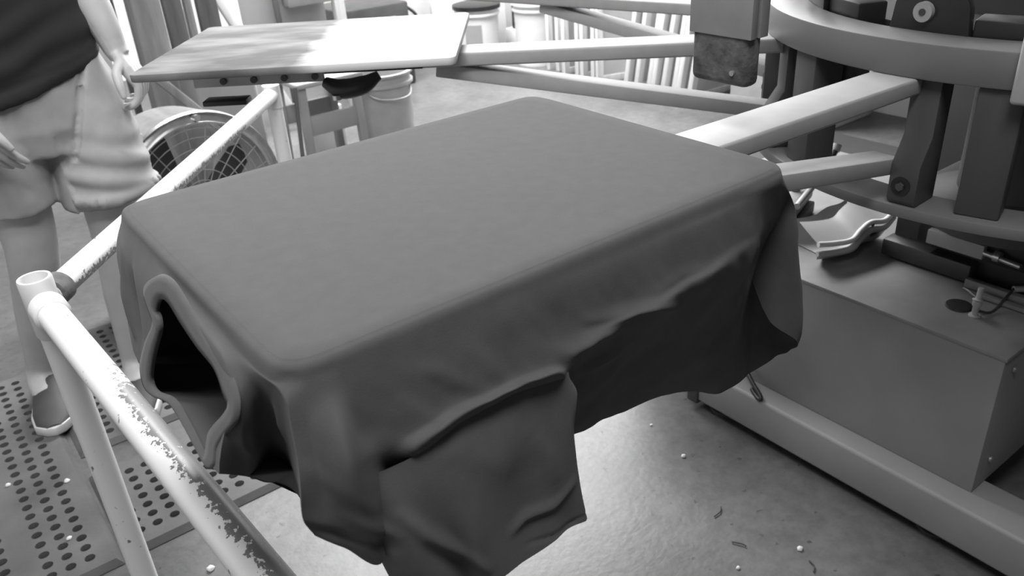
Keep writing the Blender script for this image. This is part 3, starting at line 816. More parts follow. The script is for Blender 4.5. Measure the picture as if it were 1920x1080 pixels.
def pchip_closed(vals, us, x):
    n = len(vals)
    k = 0
    while k < n - 1 and us[k + 1] < x:
        k += 1
    h = us[k + 1] - us[k]
    t = (x - us[k]) / h
    v0, v1 = vals[k], vals[(k + 1) % n]
    def slope(i):
        i %= n
        h0 = us[i] - us[i - 1] if i > 0 else us[n] - us[n - 1]
        h1 = us[i + 1] - us[i]
        d0 = (vals[i] - vals[i - 1]) / h0
        d1_ = (vals[(i + 1) % n] - vals[i]) / h1
        if d0 * d1_ <= 0:
            return 0.0
        return 2 * d0 * d1_ / (d0 + d1_)
    m0, m1 = slope(k) * h, slope(k + 1) * h
    return (2 * t ** 3 - 3 * t * t + 1) * v0 + (t ** 3 - 2 * t * t + t) * m0 + (-2 * t ** 3 + 3 * t * t) * v1 + (t ** 3 - t * t) * m1
samples = []
for i in range(NK):
    tg = keys[i][1]
    tg2 = keys[(i + 1) % NK][1]
    fine_ = tg in ('AB', 'BC') or tg2 in ('AB', 'BC')
    cnt = max(2, int((us[i + 1] - us[i]) / (0.0022 if fine_ else 0.010)))
    for j in range(cnt):
        samples.append((us[i] + (us[i + 1] - us[i]) * j / cnt, tg if j < cnt / 2 else tg2))
grid = []
for x, tg in samples:
    column = []
    for t in range(NT):
        column.append(Vector([pchip_closed([cols[i][t][c] for i in range(NK)], us, x) for c in range(3)]))
    grid.append(column)
NU = len(grid)
def seg_dist(px_, pz_, a, b):
    dx, dz = b[0] - a[0], b[2] - a[2]
    L2 = dx * dx + dz * dz
    t = max(0.0, min(1.0, ((px_ - a[0]) * dx + (pz_ - a[2]) * dz) / L2))
    return math.hypot(px_ - a[0] - dx * t, pz_ - a[2] - dz * t), t
def wrinkle(p):
    s = 0.0
    for poly, amp, w in WRINKLES:
        best, bt = 1e9, 0
        for k, (a, b) in enumerate(zip(poly, poly[1:])):
            d, t = seg_dist(p.x, p.z, a, b)
            if d < best:
                best, bt = d, (k + t) / (len(poly) - 1)
        if best < 3.5 * w:
            s += 1.15 * amp * math.exp(-(best / w) ** 2) * (math.sin(PI * min(1, max(0, bt * 0.9 + 0.05))) ** 0.6)
    return s
WRINKLES_END = [([(-0.2894, 0.1528, 0.9828), (-0.2988, 0.1402, 0.9378), (-0.3067, 0.1218, 0.9001)], 0.006, 0.007), ([(-0.2901, 0.1259, 0.9807), (-0.2995, 0.112, 0.9374), (-0.3077, 0.0972, 0.8993)], -0.007, 0.008), ([(-0.293, -0.1696, 0.9891), (-0.2994, -0.1833, 0.9724), (-0.3084, -0.1759, 0.945), (-0.3167, -0.1593, 0.9151)], 0.006, 0.01), ([(-0.2916, -0.1998, 0.995), (-0.2988, -0.2174, 0.9778), (-0.3054, -0.2299, 0.9624)], -0.005, 0.012), ([(-0.2872, -0.0232, 0.9997), (-0.2879, -0.1126, 1.0009), (-0.288, -0.1766, 1.0034)], 0.0025, 0.008)]
def wrinkle_end(p):
    s = 0.0
    for poly, amp, w in WRINKLES_END:
        best, bt = 1e9, 0
        for k, (a, b) in enumerate(zip(poly, poly[1:])):
            d, t = seg_dist(p.y, p.z, (a[1], 0, a[2]), (b[1], 0, b[2]))
            if d < best:
                best, bt = d, (k + t) / (len(poly) - 1)
        if best < 3.5 * w:
            s += amp * math.exp(-(best / w) ** 2) * (math.sin(PI * min(1, max(0, bt * 0.9 + 0.05))) ** 0.6)
    return s
for i, (x, tg) in enumerate(samples):
    for t in range(NT):
        p = grid[i][t]
        drop = max(0.0, min(1.0, (0.985 - p.z) / 0.05))
        if tg == 'BC' and drop > 0:
            n1 = noise.noise(Vector((p.x * 22, p.y * 22, p.z * 14))) * 0.0045 + noise.noise(Vector((p.x * 60 + p.z * 40, 3.1, p.z * 26))) * 0.0012
            p.y -= (n1 + wrinkle(p)) * drop
        elif tg == 'AB' and drop > 0:
                p.x += noise.noise(Vector((p.y * 26, p.z * 9, 7.7))) * 0.0009 * drop - wrinkle_end(p) * drop
shirt = thing('t_shirt', 'dark plain t-shirt pulled over the front board, its neck opening towards the rail', 't-shirt', (0, 0, 1.0))
off = Vector((0, 0, -1.0))
def inside(poly, y, z):
    c = False
    n = len(poly)
    for i in range(n):
        y1, z1 = poly[i]
        y2, z2 = poly[(i + 1) % n]
        if (z1 > z) != (z2 > z) and y < (y2 - y1) * (z - z1) / (z2 - z1) + y1:
            c = not c
    return c
mid_poly = [((a[1] * 0.35 + b[1] * 0.65), (a[2] * 0.35 + b[2] * 0.65)) for a, b in zip(HOLE_OUT, HOLE_IN)]
k_stop = [i for i in range(NK) if keys[i][1] == 'AB'][-3]
u_stop = us[k_stop] - 0.15 * (us[k_stop] - us[k_stop - 1])
mb = MB()
V = [p + off for c in grid for p in c]
F = []
for i in range(NU):
    i2 = (i + 1) % NU
    for t in range(NT - 1):
        c = (grid[i][t] + grid[i2][t + 1]) / 2
        if samples[i][1] == 'AB' and samples[i][0] < u_stop and t > 8 and inside(mid_poly, c.y, c.z):
            continue
        F.append((i * NT + t, i2 * NT + t, i2 * NT + t + 1, i * NT + t + 1))
# flat top
prev = [i * NT for i in range(NU)]
for sc in (0.93, 0.8, 0.6, 0.4, 0.2, 0.06):
    cur = []
    for i in range(NU):
        p = grid[i][0]
        q = Vector((p.x * sc, p.y * sc, 1.0 + 0.0004 * noise.noise(Vector((p.x * sc * 14, p.y * sc * 14, 0)))))
        cur.append(len(V))
        V.append(q + off)
    for i in range(NU):
        i2 = (i + 1) % NU
        F.append((prev[i], prev[i2], cur[i2], cur[i]))
    prev = cur
F.append(tuple(prev))
# loose under layer closing the tube of the shirt below the board
front = [Vector(p) for p in UNDER]
gx, gy = 26, 40
front = resample_poly(front, gy + 1)
b0 = len(V)
for i in range(gx + 1):
    f = i / gx
    for j in range(gy + 1):
        g = j / gy
        a_ = front[j]
        e_ = Vector((0.285, -0.060 + 0.255 * g, 0.735 + 0.06 * g))
        p = a_.lerp(e_, f)
        p.z -= 0.004 * min(1, f * 12) + 0.045 * math.sin(PI * min(1, f * 1.2) * 0.83) * (0.5 + math.sin(PI * g)) - 0.008 * noise.noise(Vector((p.x * 9, p.y * 9, 2))) * f
        V.append(p + off)
for i in range(gx):
    for j in range(gy):
        F.append((b0 + i * (gy + 1) + j, b0 + (i + 1) * (gy + 1) + j, b0 + (i + 1) * (gy + 1) + j + 1, b0 + i * (gy + 1) + j + 1))
mb.add(V, F)
mb.obj('body', M['shirt'], shirt, angle=180)
# ribbed collar round the neck opening
NR = 160
def closed_curve(pts, n):
    P = [Vector(p) for p in pts]
    m = len(P)
    out = []
    for i in range(n):
        t = m * i / n
        k = int(t)
        u = t - k
        a, b, c, d = P[(k - 1) % m], P[k], P[(k + 1) % m], P[(k + 2) % m]
        out.append(0.5 * ((2 * b) + (c - a) * u + (2 * a - 5 * b + 4 * c - d) * u * u + (3 * b - a - 3 * c + d) * u ** 3))
    return out
co, ci = closed_curve(HOLE_OUT, NR), closed_curve(HOLE_IN, NR)
V = []
for a, b in zip(co, ci):
    for s_, dx in ((0.0, 0.003), (0.03, -0.0006), (0.25, -0.0011), (0.6, -0.0011), (0.96, -0.0008), (1.0, 0.0008), (0.96, 0.004)):
        V.append(a.lerp(b, s_) + Vector((dx, 0, 0)) + off)
F = []
for i in range(NR):
    i2 = (i + 1) % NR
    for j in range(6):
        F.append((i * 7 + j, i2 * 7 + j, i2 * 7 + j + 1, i * 7 + j + 1))
MB().add(V, F).obj('collar', M['rib'], shirt, angle=180)
# near sleeve hanging from the armhole seam
NS, NTS = 90, 56
scol = [catmull(c, NTS) for c in SLEEVE]
sus = [i / (len(scol) - 1) for i in range(len(scol))]
outer = []
for i in range(NS):
    x = (len(scol) - 1) * i / (NS - 1)
    rowpts = []
    for t in range(NTS):
        line = [scol[k][t] for k in range(len(scol))]
        L_ = [line[0] * 2 - line[1]] + line + [line[-1] * 2 - line[-2]]
        k = min(int(x), len(scol) - 2)
        u = x - k
        a, b, c, d = L_[k:k + 4]
        p = 0.5 * ((2 * b) + (c - a) * u + (2 * a - 5 * b + 4 * c - d) * u * u + (3 * b - a - 3 * c + d) * u ** 3)
        f = t / (NTS - 1)
        p = p + Vector((0, -(wrinkle(p) + noise.noise(Vector((p.x * 24, 5, p.z * 12))) * 0.007 * f ** 0.5), 0))
        rowpts.append(p)
    outer.append(rowpts)
loop = []
for i in range(NS):
    loop.append(outer[i])
for k in range(1, 6):        # soft fold round the right edge
    a = PI * k / 6
    loop.append([p + Vector((0.007 * math.sin(a) + 0.012 * math.exp(-((t / NTS - 0.16) / 0.09) ** 2) * math.sin(a), 0.018 * (1 - math.cos(a)), -0.004 * k / 6 * t / NTS)) for t, p in enumerate(outer[-1])])
for i in range(NS - 1, -1, -1):
    loop.append([p + Vector((0, 0.036, -0.022 * (t / NTS) ** 2)) for t, p in enumerate(outer[i])])
for k in range(1, 6):
    a = PI * k / 6
    loop.append([p + Vector((-0.006 * math.sin(a), 0.018 * (1 + math.cos(a)), 0)) for t, p in enumerate(outer[0])])
V = [p + off for c in loop for p in c]
n = len(loop)
F = []
for i in range(n):
    i2 = (i + 1) % n
    for t in range(NTS - 1):
        F.append((i * NTS + t, i2 * NTS + t, i2 * NTS + t + 1, i * NTS + t + 1))
MB().add(V, F).obj('sleeve', M['shirt'], shirt, angle=180)

# ------------------------------------------------------------------ the person behind the railing
PX, PY = -0.16, 1.52
person = thing('person', 'person in dark t-shirt and baggy grey shorts standing behind the railing, arms hanging', 'person', (PX, PY, 0))
def limb(mb, pts, rad, n=16, seg=16, flat=(1, 1)):
    return mb.tube(catmull(pts, n), lerp_list(rad, n), seg, flat=flat)
def ball(mb, c, r, sx=1, sy=1, sz=1, seg=16):
    prof = [(r * math.sin(PI * k / 10), -r * math.cos(PI * k / 10)) for k in range(11)]
    prof[0] = (0.0005, -r)
    prof[-1] = (0.0005, r)
    t = MB().lathe(prof, (0, 0, 0), seg)
    return mb.add([(c[0] + v[0] * sx, c[1] + v[1] * sy, c[2] + v[2] * sz) for v in t.v], t.f)
b = MB()
# legs: img-left leg set back, img-right leg forward
limb(b, [(-0.255, 1.53, 0.90), (-0.262, 1.50, 0.70), (-0.270, 1.50, 0.50), (-0.30, 1.58, 0.30), (-0.335, 1.665, 0.10)], [0.075, 0.072, 0.060, 0.056, 0.040])
limb(b, [(-0.070, 1.50, 0.90), (-0.075, 1.46, 0.70), (-0.085, 1.45, 0.50), (-0.10, 1.50, 0.30), (-0.118, 1.545, 0.10)], [0.075, 0.072, 0.060, 0.056, 0.040])
limb(b, [(-0.335, 1.665, 0.10), (-0.345, 1.66, 0.06), (-0.355, 1.58, 0.045)], [0.040, 0.042, 0.03])
limb(b, [(-0.118, 1.545, 0.10), (-0.122, 1.54, 0.06), (-0.15, 1.46, 0.045)], [0.040, 0.042, 0.03])
limb(b, [(-0.16, 1.52, 0.86), (-0.16, 1.51, 1.05), (-0.16, 1.51, 1.25), (-0.16, 1.515, 1.40), (-0.16, 1.51, 1.47)], [0.10, 0.10, 0.105, 0.10, 0.06], flat=(1.0, 1.0))
limb(b, [(-0.16, 1.51, 1.42), (-0.16, 1.495, 1.50), (-0.16, 1.48, 1.56)], [0.06, 0.052, 0.055])
ball(b, (-0.16, 1.465, 1.645), 0.098, 0.80, 0.98, 1.18)
limb(b, [(-0.16, 1.40, 1.60), (-0.16, 1.385, 1.575)], [0.045, 0.035], n=4)
# shoulders and arms
limb(b, [(-0.30, 1.515, 1.41), (-0.35, 1.515, 1.39), (-0.385, 1.50, 1.28), (-0.400, 1.47, 1.14), (-0.385, 1.42, 1.06), (-0.345, 1.355, 0.93), (-0.325, 1.335, 0.885)], [0.052, 0.050, 0.045, 0.042, 0.043, 0.030, 0.027], n=26)
limb(b, [(-0.02, 1.515, 1.41), (0.025, 1.515, 1.39), (0.020, 1.51, 1.28), (-0.002, 1.50, 1.16), (-0.002, 1.475, 1.08), (0.016, 1.445, 0.98), (0.024, 1.437, 0.925)], [0.052, 0.050, 0.045, 0.043, 0.044, 0.034, 0.027], n=26)
def hand(mb, wrist, palm_end, across, back, curl, thumb_dir, fl=1.0):
    """palm slab plus five bent fingers; across points from little finger to index, back is the back of the hand"""
    w, e = Vector(wrist), Vector(palm_end)
    ax = (e - w).normalized()
    ac = Vector(across)
    ac = (ac - ax * ac.dot(ax)).normalized()
    bk = ac.cross(ax)
    if bk.dot(Vector(back)) < 0:
        bk = -bk
    for k in range(4):
        o = (k - 1.5) * 0.020
        mb.tube([w + ac * o * 0.55, w.lerp(e, 0.5) + ac * o * 0.9, e + ac * o], [0.0140, 0.0160, 0.0130], 14)
    lens = [0.062, 0.076, 0.083, 0.074]
    for k in range(4):
        o = (k - 1.5) * 0.0215
        p0 = e + ac * o
        c = curl[k]
        L_ = lens[k] * fl
        pts = [p0 - ax * 0.012, p0]
        ang = 0.25
        d = ax
        p = p0
        for s_, part in enumerate((0.44, 0.31, 0.25)):
            ang += c * (0.6 if s_ == 0 else 0.9)
            d = ax * math.cos(ang) - bk * math.sin(ang)
            p = p + d * L_ * part
            pts.append(p)
        mb.tube(catmull(pts, 14), lerp_list([0.0098, 0.0098, 0.0092, 0.0086, 0.0066], 14), 12)
        ball(mb, pts[-1], 0.0066, seg=10)
    t0 = w.lerp(e, 0.28) + ac * 0.022
    td = Vector(thumb_dir).normalized()
    t1 = t0 + td * 0.036
    t2 = t1 + (td * 0.7 + ax * 0.7).normalized() * 0.030
    t3 = t2 + (td * 0.2 + ax * 0.9 - bk * 0.25).normalized() * 0.026
    mb.tube(catmull([w.lerp(e, 0.1) + ac * 0.010, t0, t1, t2, t3], 16), lerp_list([0.014, 0.0145, 0.0112, 0.0100, 0.0072], 16), 12)
    ball(mb, t3, 0.0072, seg=10)
hl = MB()
limb(hl, [(0.012, 1.452, 1.00), (0.018, 1.444, 0.965), (0.024, 1.437, 0.925), (0.030, 1.430, 0.905)], [0.036, 0.0325, 0.027, 0.024], n=10)
hand(hl, (0.027, 1.435, 0.915), (0.056, 1.415, 0.845), (-0.45, -0.85, 0.0), (0.85, -0.45, 0.1), [0.75, 0.8, 0.75, 0.65], (-0.55, -0.6, -0.45))
hr = MB()
limb(hr, [(-0.352, 1.368, 0.955), (-0.345, 1.355, 0.93), (-0.325, 1.335, 0.885), (-0.322, 1.333, 0.868)], [0.033, 0.030, 0.027, 0.024], n=10)
hand(hr, (-0.325, 1.335, 0.875), (-0.300, 1.322, 0.795), (0.75, -0.65, 0.0), (-0.3, -0.9, 0.1), [0.30, 0.24, 0.2, 0.18], (0.5, -0.6, -0.6))
body = remeshed('body', b, M['skin'], person, 0.009, 6)
h1 = remeshed('hand_l', hl, M['skin'], person, 0.0024, 3)
h2 = remeshed('hand_r', hr, M['skin'], person, 0.0024, 3)
# the hands belong to the one body mesh
bm = bmesh.new()
for o in (body, h1, h2):
    bm.from_mesh(o.data)
for f in bm.faces:
    f.smooth = True
bm.to_mesh(body.data)
bm.free()
for o in (h1, h2):
    bpy.data.objects.remove(o, do_unlink=True)
# face, above the top edge of the photograph
fc = MB()
limb(fc, [(-0.16, 1.372, 1.665), (-0.16, 1.357, 1.635), (-0.16, 1.366, 1.622)], [0.008, 0.015, 0.010], n=8)
fc.obj('nose', M['skin'], person, world=True)
for sx in (-0.033, 0.033):
    e_ = MB()
    ball(e_, (-0.16 + sx, 1.379, 1.66), 0.012)
    e_.obj('eye', M['white'], person, world=True)
for sx in (-1, 1):
    e_ = MB()
    ball(e_, (-0.16 + sx * 0.080, 1.472, 1.645), 0.03, 0.35, 0.7, 1.05)
    e_.obj('ear', M['skin'], person, world=True)
m_ = MB()
limb(m_, [(-0.185, 1.376, 1.592), (-0.16, 1.366, 1.590), (-0.135, 1.376, 1.592)], [0.003, 0.007, 0.003], n=8)
m_.obj('mouth', M['grimy'], person, world=True)
hm = MB()
ball(hm, (-0.16, 1.483, 1.672), 0.100, 0.84, 0.98, 1.10)
hm.obj('hair', M['hair'], person, world=True)
# t-shirt: torso and short sleeves fused into one cloth
ts = MB()
def loft(mb, rings, seg=40):
    V, F = [], []
    for (cx_, cy_, z, rx, ry, tilt) in rings:
        for k in range(seg):
            a = 2 * PI * k / seg
            V.append((cx_ + rx * math.cos(a), cy_ + ry * math.sin(a), z + tilt[0] * math.cos(a) + tilt[1] * math.sin(a)))
    n = len(rings)
    for i in range(n - 1):
        for k in range(seg):
            k2 = (k + 1) % seg
            F.append((i * seg + k, i * seg + k2, (i + 1) * seg + k2, (i + 1) * seg + k))
    F.append(tuple(range(seg - 1, -1, -1)))
    F.append(tuple((n - 1) * seg + k for k in range(seg)))
    return mb.add(V, F)
T0 = (0.036, 0.012)
loft(ts, [(-0.170, 1.515, 0.872, 0.170, 0.144, T0), (-0.168, 1.515, 0.915, 0.174, 0.146, T0), (-0.165, 1.512, 0.97, 0.172, 0.142, (0.014, 0)), (-0.163, 1.512, 1.05, 0.168, 0.138, (0, 0)), (-0.16, 1.512, 1.18, 0.172, 0.138, (0, 0)), (-0.16, 1.513, 1.32, 0.180, 0.132, (0, 0)), (-0.16, 1.515, 1.42, 0.165, 0.105, (0, 0)), (-0.16, 1.512, 1.465, 0.085, 0.075, (0, 0))])
for pts in ([(-0.27, 1.515, 1.40), (-0.36, 1.515, 1.37), (-0.392, 1.50, 1.27), (-0.402, 1.485, 1.21)], [(-0.05, 1.515, 1.40), (0.035, 1.515, 1.37), (0.025, 1.512, 1.27), (0.008, 1.505, 1.21)]):
    limb(ts, pts, [0.085, 0.086, 0.076, 0.076], n=14, seg=20)
def tee_folds(c, n):
    w = max(0.0, min(1.0, (1.12 - c.z) / 0.2))
    d = 0.005 * w * math.sin((c.z - 0.35 * (c.x + 0.17) ) * 95 + 2.2 * noise.noise(Vector((c.x * 6, c.y * 6, c.z * 5)))) + 0.006 * noise.noise(Vector((c.x * 9, c.y * 9, c.z * 14)))
    # folded hem band
    hz = 0.872 + 0.036 * (c.x + 0.17) / 0.17
    d -= 0.004 * math.exp(-((c.z - hz - 0.026) / 0.004) ** 2)
    return n * d
remeshed('t_shirt', ts, M['tee'], person, 0.007, 5, tee_folds)
# baggy shorts: seat and two legs fused
so = MB()
loft(so, [(-0.163, 1.515, 0.72, 0.145, 0.118, (0, 0)), (-0.163, 1.515, 0.78, 0.168, 0.132, (0, 0)), (-0.163, 1.515, 0.86, 0.168, 0.134, (0, 0)), (-0.163, 1.515, 0.96, 0.155, 0.122, (0, 0))])
loft(so, [(-0.270, 1.505, 0.60, 0.094, 0.105, (0, 0)), (-0.268, 1.507, 0.66, 0.093, 0.107, (0, 0)), (-0.262, 1.512, 0.74, 0.098, 0.118, (0, 0)), (-0.255, 1.515, 0.84, 0.095, 0.118, (0, 0))])
loft(so, [(-0.070, 1.455, 0.588, 0.112, 0.112, (0.01, 0)), (-0.068, 1.46, 0.65, 0.108, 0.112, (0.006, 0)), (-0.068, 1.485, 0.74, 0.106, 0.118, (0, 0)), (-0.075, 1.51, 0.84, 0.100, 0.120, (0, 0)), (-0.09, 1.515, 0.93, 0.090, 0.115, (0, 0))])
def short_folds(c, n):
    d = 0.006 * noise.noise(Vector((c.x * 10, c.y * 10, c.z * 7)))
    if c.x > -0.16:
        # drag folds running from the crotch down across the forward leg
        w = math.exp(-((c.z - 0.67) / 0.075) ** 2)
        d += 0.0045 * w * math.sin((c.z + 0.32 * (c.x + 0.16) ** 1.0) * 105 + 1.5 * noise.noise(c * 5))
        d += 0.010 * math.exp(-((c.z - 0.605) / 0.012) ** 2)
    else:
        d += 0.004 * math.sin(c.x * 60 + c.z * 8)
    d -= 0.010 * math.exp(-(((c.x + 0.105) * 0.9 + (c.z - 0.79) * -0.35) / 0.006) ** 2) * (1 if c.z > 0.70 and c.y < 1.5 else 0)
    return n * d
remeshed('shorts', so, M['shorts'], person, 0.006, 4, short_folds)
# shoes
def shoe(ankle, toe, nm):
    a, t = Vector(ankle), Vector(toe)
    d = (t - a)
    d.z = 0
    L_ = 0.285
    d.normalize()
    s_ = Vector((-d.y, d.x, 0))
    heel = Vector((a.x, a.y, 0)) - d * 0.075
    up_ = MB()
    V, F = [], []
    secs = [(0.0, 0.030, 0.075), (0.04, 0.037, 0.092), (0.10, 0.038, 0.095), (0.15, 0.043, 0.075), (0.21, 0.048, 0.055), (0.26, 0.042, 0.043), (0.285, 0.018, 0.032)]
    for (x, w, h) in secs:
        for k in range(16):
            an = PI * k / 15
            V.append(heel + d * x + s_ * (w * math.cos(an)) + Vector((0, 0, 0.022 + (h - 0.022) * math.sin(an) ** 0.7)))
    for i in range(len(secs) - 1):
        for k in range(15):
            F.append((i * 16 + k, i * 16 + k + 1, (i + 1) * 16 + k + 1, (i + 1) * 16 + k))
        F.append((i * 16 + 15, i * 16, (i + 1) * 16, (i + 1) * 16 + 15))
    F.append(tuple(range(16)))
    F.append(tuple((len(secs) - 1) * 16 + k for k in range(15, -1, -1)))
    u = up_.add(V, F).obj('shoe', M['shoe'], person, world=True)
    so_ = MB()
    poly = [(x, w + 0.005) for x, w, h in secs] + [(0.295, 0.0)] + [(x, -w - 0.005) for x, w, h in reversed(secs)]
    mt = Matrix(((d.x, s_.x, 0, heel.x), (d.y, s_.y, 0, heel.y), (0, 0, 1, 0.001), (0, 0, 0, 1)))
    so_.prism(poly, mt, 0.026).obj('sole', M['sole'], u, bevel=0.004, world=False)
    inv = parent_matrix(person).inverted()
    ch_ = u.children[0] if u.children else None
    so_o = bpy.data.objects[-1] if False else ch_
    so_o.data.transform(inv)
    return u
shoe((-0.335, 1.665, 0.1), (-0.36, 1.50, 0), 'shoe')
shoe((-0.118, 1.545, 0.1), (-0.175, 1.38, 0), 'shoe')

person.location.z = 0.0155

# ------------------------------------------------------------------ background: drum fan, boards, stool, buckets, screen frames
fan = thing('floor_fan', 'round metal drum fan on the floor between the person and the rear rail', 'fan', (0.255, 2.06, 0), math.radians(14))
FR, FZ = 0.305, 0.315
mf = Matrix(((1, 0, 0, 0), (0, 0, -1, 0), (0, 1, 0, FZ), (0, 0, 0, 1)))
def lathe_y(prof, seg=72):
    t = MB().lathe(prof, (0, 0, 0), seg)
    return MB().add([mf @ Vector(v) for v in t.v], t.f)
lathe_y([(FR - 0.036, 0.10), (FR - 0.030, 0.105), (FR - 0.024, 0.095), (FR - 0.010, 0.085), (FR, 0.10), (FR + 0.004, 0.09), (FR - 0.002, 0.08), (FR - 0.006, -0.09), (FR - 0.014, -0.10), (FR - 0.018, -0.09), (FR - 0.028, 0.06), (FR - 0.036, 0.10)]).obj('drum', M['steel'], fan)
gd = MB()
for r in (0.05, 0.085, 0.12, 0.155, 0.19, 0.225, 0.255):
    gd.tube([mf @ Vector((r * math.cos(2 * PI * k / 48), r * math.sin(2 * PI * k / 48), 0.092)) for k in range(49)], 0.0016, 6, caps=False)
for k in range(24):
    a = 2 * PI * k / 24
    gd.tube([mf @ Vector((0.05 * math.cos(a), 0.05 * math.sin(a), 0.09)), mf @ Vector((0.272 * math.cos(a), 0.272 * math.sin(a), 0.09))], 0.0016, 6)
gd.obj('wire_guard', M['alu'], fan)
MB().add([mf @ Vector(v) for v in MB().lathe([(0.0, 0.04), (0.05, 0.035), (0.06, 0.0), (0.06, -0.06), (0.0, -0.07)], (0, 0, 0), 32).v], MB().lathe([(0.0, 0.04), (0.05, 0.035), (0.06, 0.0), (0.06, -0.06), (0.0, -0.07)], (0, 0, 0), 32).f).obj('motor', M['dark'], fan)
for k in range(4):
    a = PI / 2 * k + 0.4
    V = []
    for (r, wd, tw) in ((0.05, 0.05, 0.035), (0.13, 0.10, 0.03), (0.22, 0.13, 0.02), (0.255, 0.09, 0.015)):
        for s_ in (-0.5, 0.0, 0.5):
            aa = a + s_ * wd / r
            V.append(mf @ Vector((r * math.cos(aa), r * math.sin(aa), 0.01 + tw * s_ * 2)))
    F = [(i * 3 + j, i * 3 + j + 1, i * 3 + j + 4, i * 3 + j + 3) for i in range(3) for j in range(2)]
    MB().add(V, F).obj('blade', M['dark'], fan)
ft = MB()
for sx in (-1, 1):
    ft.bar((sx * 0.17, -0.16, 0.012), (sx * 0.17, 0.16, 0.012), 0.03, 0.024)
    ft.bar((sx * 0.17, 0.0, 0.02), (sx * 0.22, 0.0, 0.11), 0.03, 0.02, up=(0, 1, 0))
ft.obj('stand', M['dark'], fan)
MB().cyl(mf @ Vector((0.035, FR - 0.018, 0.09)), mf @ Vector((0.035, FR - 0.018, 0.112)), 0.011, 14).obj('screw', M['steel'], fan)

# upright boards behind the person
for nm, lab, x, y, w, d, h, lean, mt in (
        ('timber_post', 'broad grey timber post with a knot, standing behind the bare board, nearest the person', 0.505, 3.02, 0.115, 0.10, 1.9, 0.0, 'wood'),
        ('timber_board', 'dark board standing upright just right of the broad grey post', 0.640, 3.10, 0.075, 0.04, 1.8, 0.0, 'wood_dark'),
        ('timber_board', 'narrow grey board between two dark boards behind the bare board', 0.710, 3.12, 0.030, 0.04, 1.8, 0.0, 'wood'),
        ('timber_board', 'dark board at the right end of the upright boards', 0.790, 3.12, 0.085, 0.04, 1.8, 0.0, 'wood_dark'),
        ('timber_board', 'thin dark strip at the left of the broad grey post, beside the hand', 0.405, 3.12, 0.028, 0.03, 1.8, 0.0, 'wood_dark')):
    tag(MB().box((-w / 2, -d / 2, 0), (w / 2, d / 2, h)).obj(nm, M[mt], None, bevel=0.003), lab, 'timber', 'upright timbers by the rear wall')
    o = bpy.context.scene.collection.objects[-1]
    o.location = (x, y, 0)
    o.rotation_euler = (0, lean, 0)
kn = bpy.context.scene.collection.objects[-5]
MB().lathe([(0.0, 0.004), (0.010, 0.003), (0.014, 0.0)], (0, 0, 0), 20).obj('knot', M['dark'], kn)
kno = [c for c in kn.children][0]
kno.rotation_euler = (PI / 2, 0, 0)
kno.location = (0.015, -0.05, 0.55)
for x, lab in ((0.30, 'left pale card strip behind the forearm'), (0.355, 'right pale card strip behind the forearm, nearest the post')):
    tag(MB().box((x - 0.02, 3.22, 0.0), (x + 0.02, 3.235, 1.5)).obj('card_strip', M['white'], None, bevel=0.001), lab, 'card', 'pale strips behind the forearm')

# wooden rack with slanting strut behind the bare board
rack = thing('wooden_rack', 'pale wooden rack with a slanting strut, behind the outer end of the bare board', 'rack', (1.2, 3.6, 0))
def rack_bar(nm, a, b, w, h, mt):
    MB().bar(a, b, w, h, up=(0, 1, 0)).obj(nm, M[mt], rack, bevel=0.003, world=True)
rack_bar('strut', (1.25, 3.55, 0.10), (0.80, 3.62, 1.25), 0.055, 0.04, 'wood_pale')
rack_bar('upright', (1.10, 3.65, 0.0), (1.08, 3.65, 1.25), 0.05, 0.04, 'wood_pale')
rack_bar('upright', (1.66, 3.60, 0.0), (1.62, 3.60, 1.30), 0.055, 0.05, 'wood_pale')
rack_bar('upright', (1.33, 3.66, 0.0), (1.31, 3.66, 1.25), 0.022, 0.03, 'wood_dark')
MB().box((1.12, 3.68, 0.25), (1.60, 3.70, 1.2)).obj('back_panel', M['tray'], rack, bevel=0.002, world=True)
MB().box((1.36, 3.58, 0.62), (1.60, 3.67, 0.72)).obj('shelf', M['alu'], rack, bevel=0.002, world=True)
tag(MB().tube(catmull([(0.72, 3.42, 0.0), (0.73, 3.42, 0.25), (0.75, 3.42, 0.50), (0.765, 3.42, 0.72)], 10), lerp_list([0.06, 0.05, 0.042, 0.02], 10), 16).obj('paper_roll', M['pale'], None), 'pale tapering roll of paper standing beside the dark boards', 'paper roll')
tag(MB().box((0.55, 2.72, 0.0), (0.80, 2.95, 0.58)).obj('plastic_bin', M['tray'], None, bevel=0.02, seg=3), 'grey plastic bin under the outer end of the bare board', 'bin')
tag(MB().bar((0.36, 2.60, 0.64), (0.86, 2.62, 0.015), 0.05, 0.03).obj('timber_offcut', M['wood'], None, bevel=0.002), 'grey slat leaning in front of the grey bin', 'timber')

# dark crate and pale boxes farther back
cr = thing('plastic_crate', 'black plastic crate with slots beyond the bare board', 'crate', (2.05, 4.1, 0))
MB().box((-0.26, -0.2, 0.0), (0.20, 0.2, 0.50)).obj('box', M['dark'], cr, bevel=0.015)
for k in range(3):
    MB().box((-0.20, -0.206, 0.12 + 0.13 * k), (0.10, -0.2, 0.165 + 0.13 * k)).obj('slot', M['tray'], cr)
MB().tube(catmull([(0.22, -0.12, 0.46), (0.27, -0.16, 0.40), (0.28, -0.17, 0.30), (0.22, -0.14, 0.25)], 14), 0.010, 10).obj('handle', M['black'], cr)
tag(MB().box((2.36, 4.25, 0.0), (2.62, 4.6, 0.46)).obj('cardboard_box', M['pale'], None, bevel=0.006), 'pale box right of the black crate', 'box', 'pale boxes at the back')
tag(MB().box((2.66, 4.3, 0.0), (3.28, 4.75, 0.52)).obj('cardboard_box', M['white'], None, bevel=0.006), 'large white box behind the inner end of the bare board', 'box', 'pale boxes at the back')

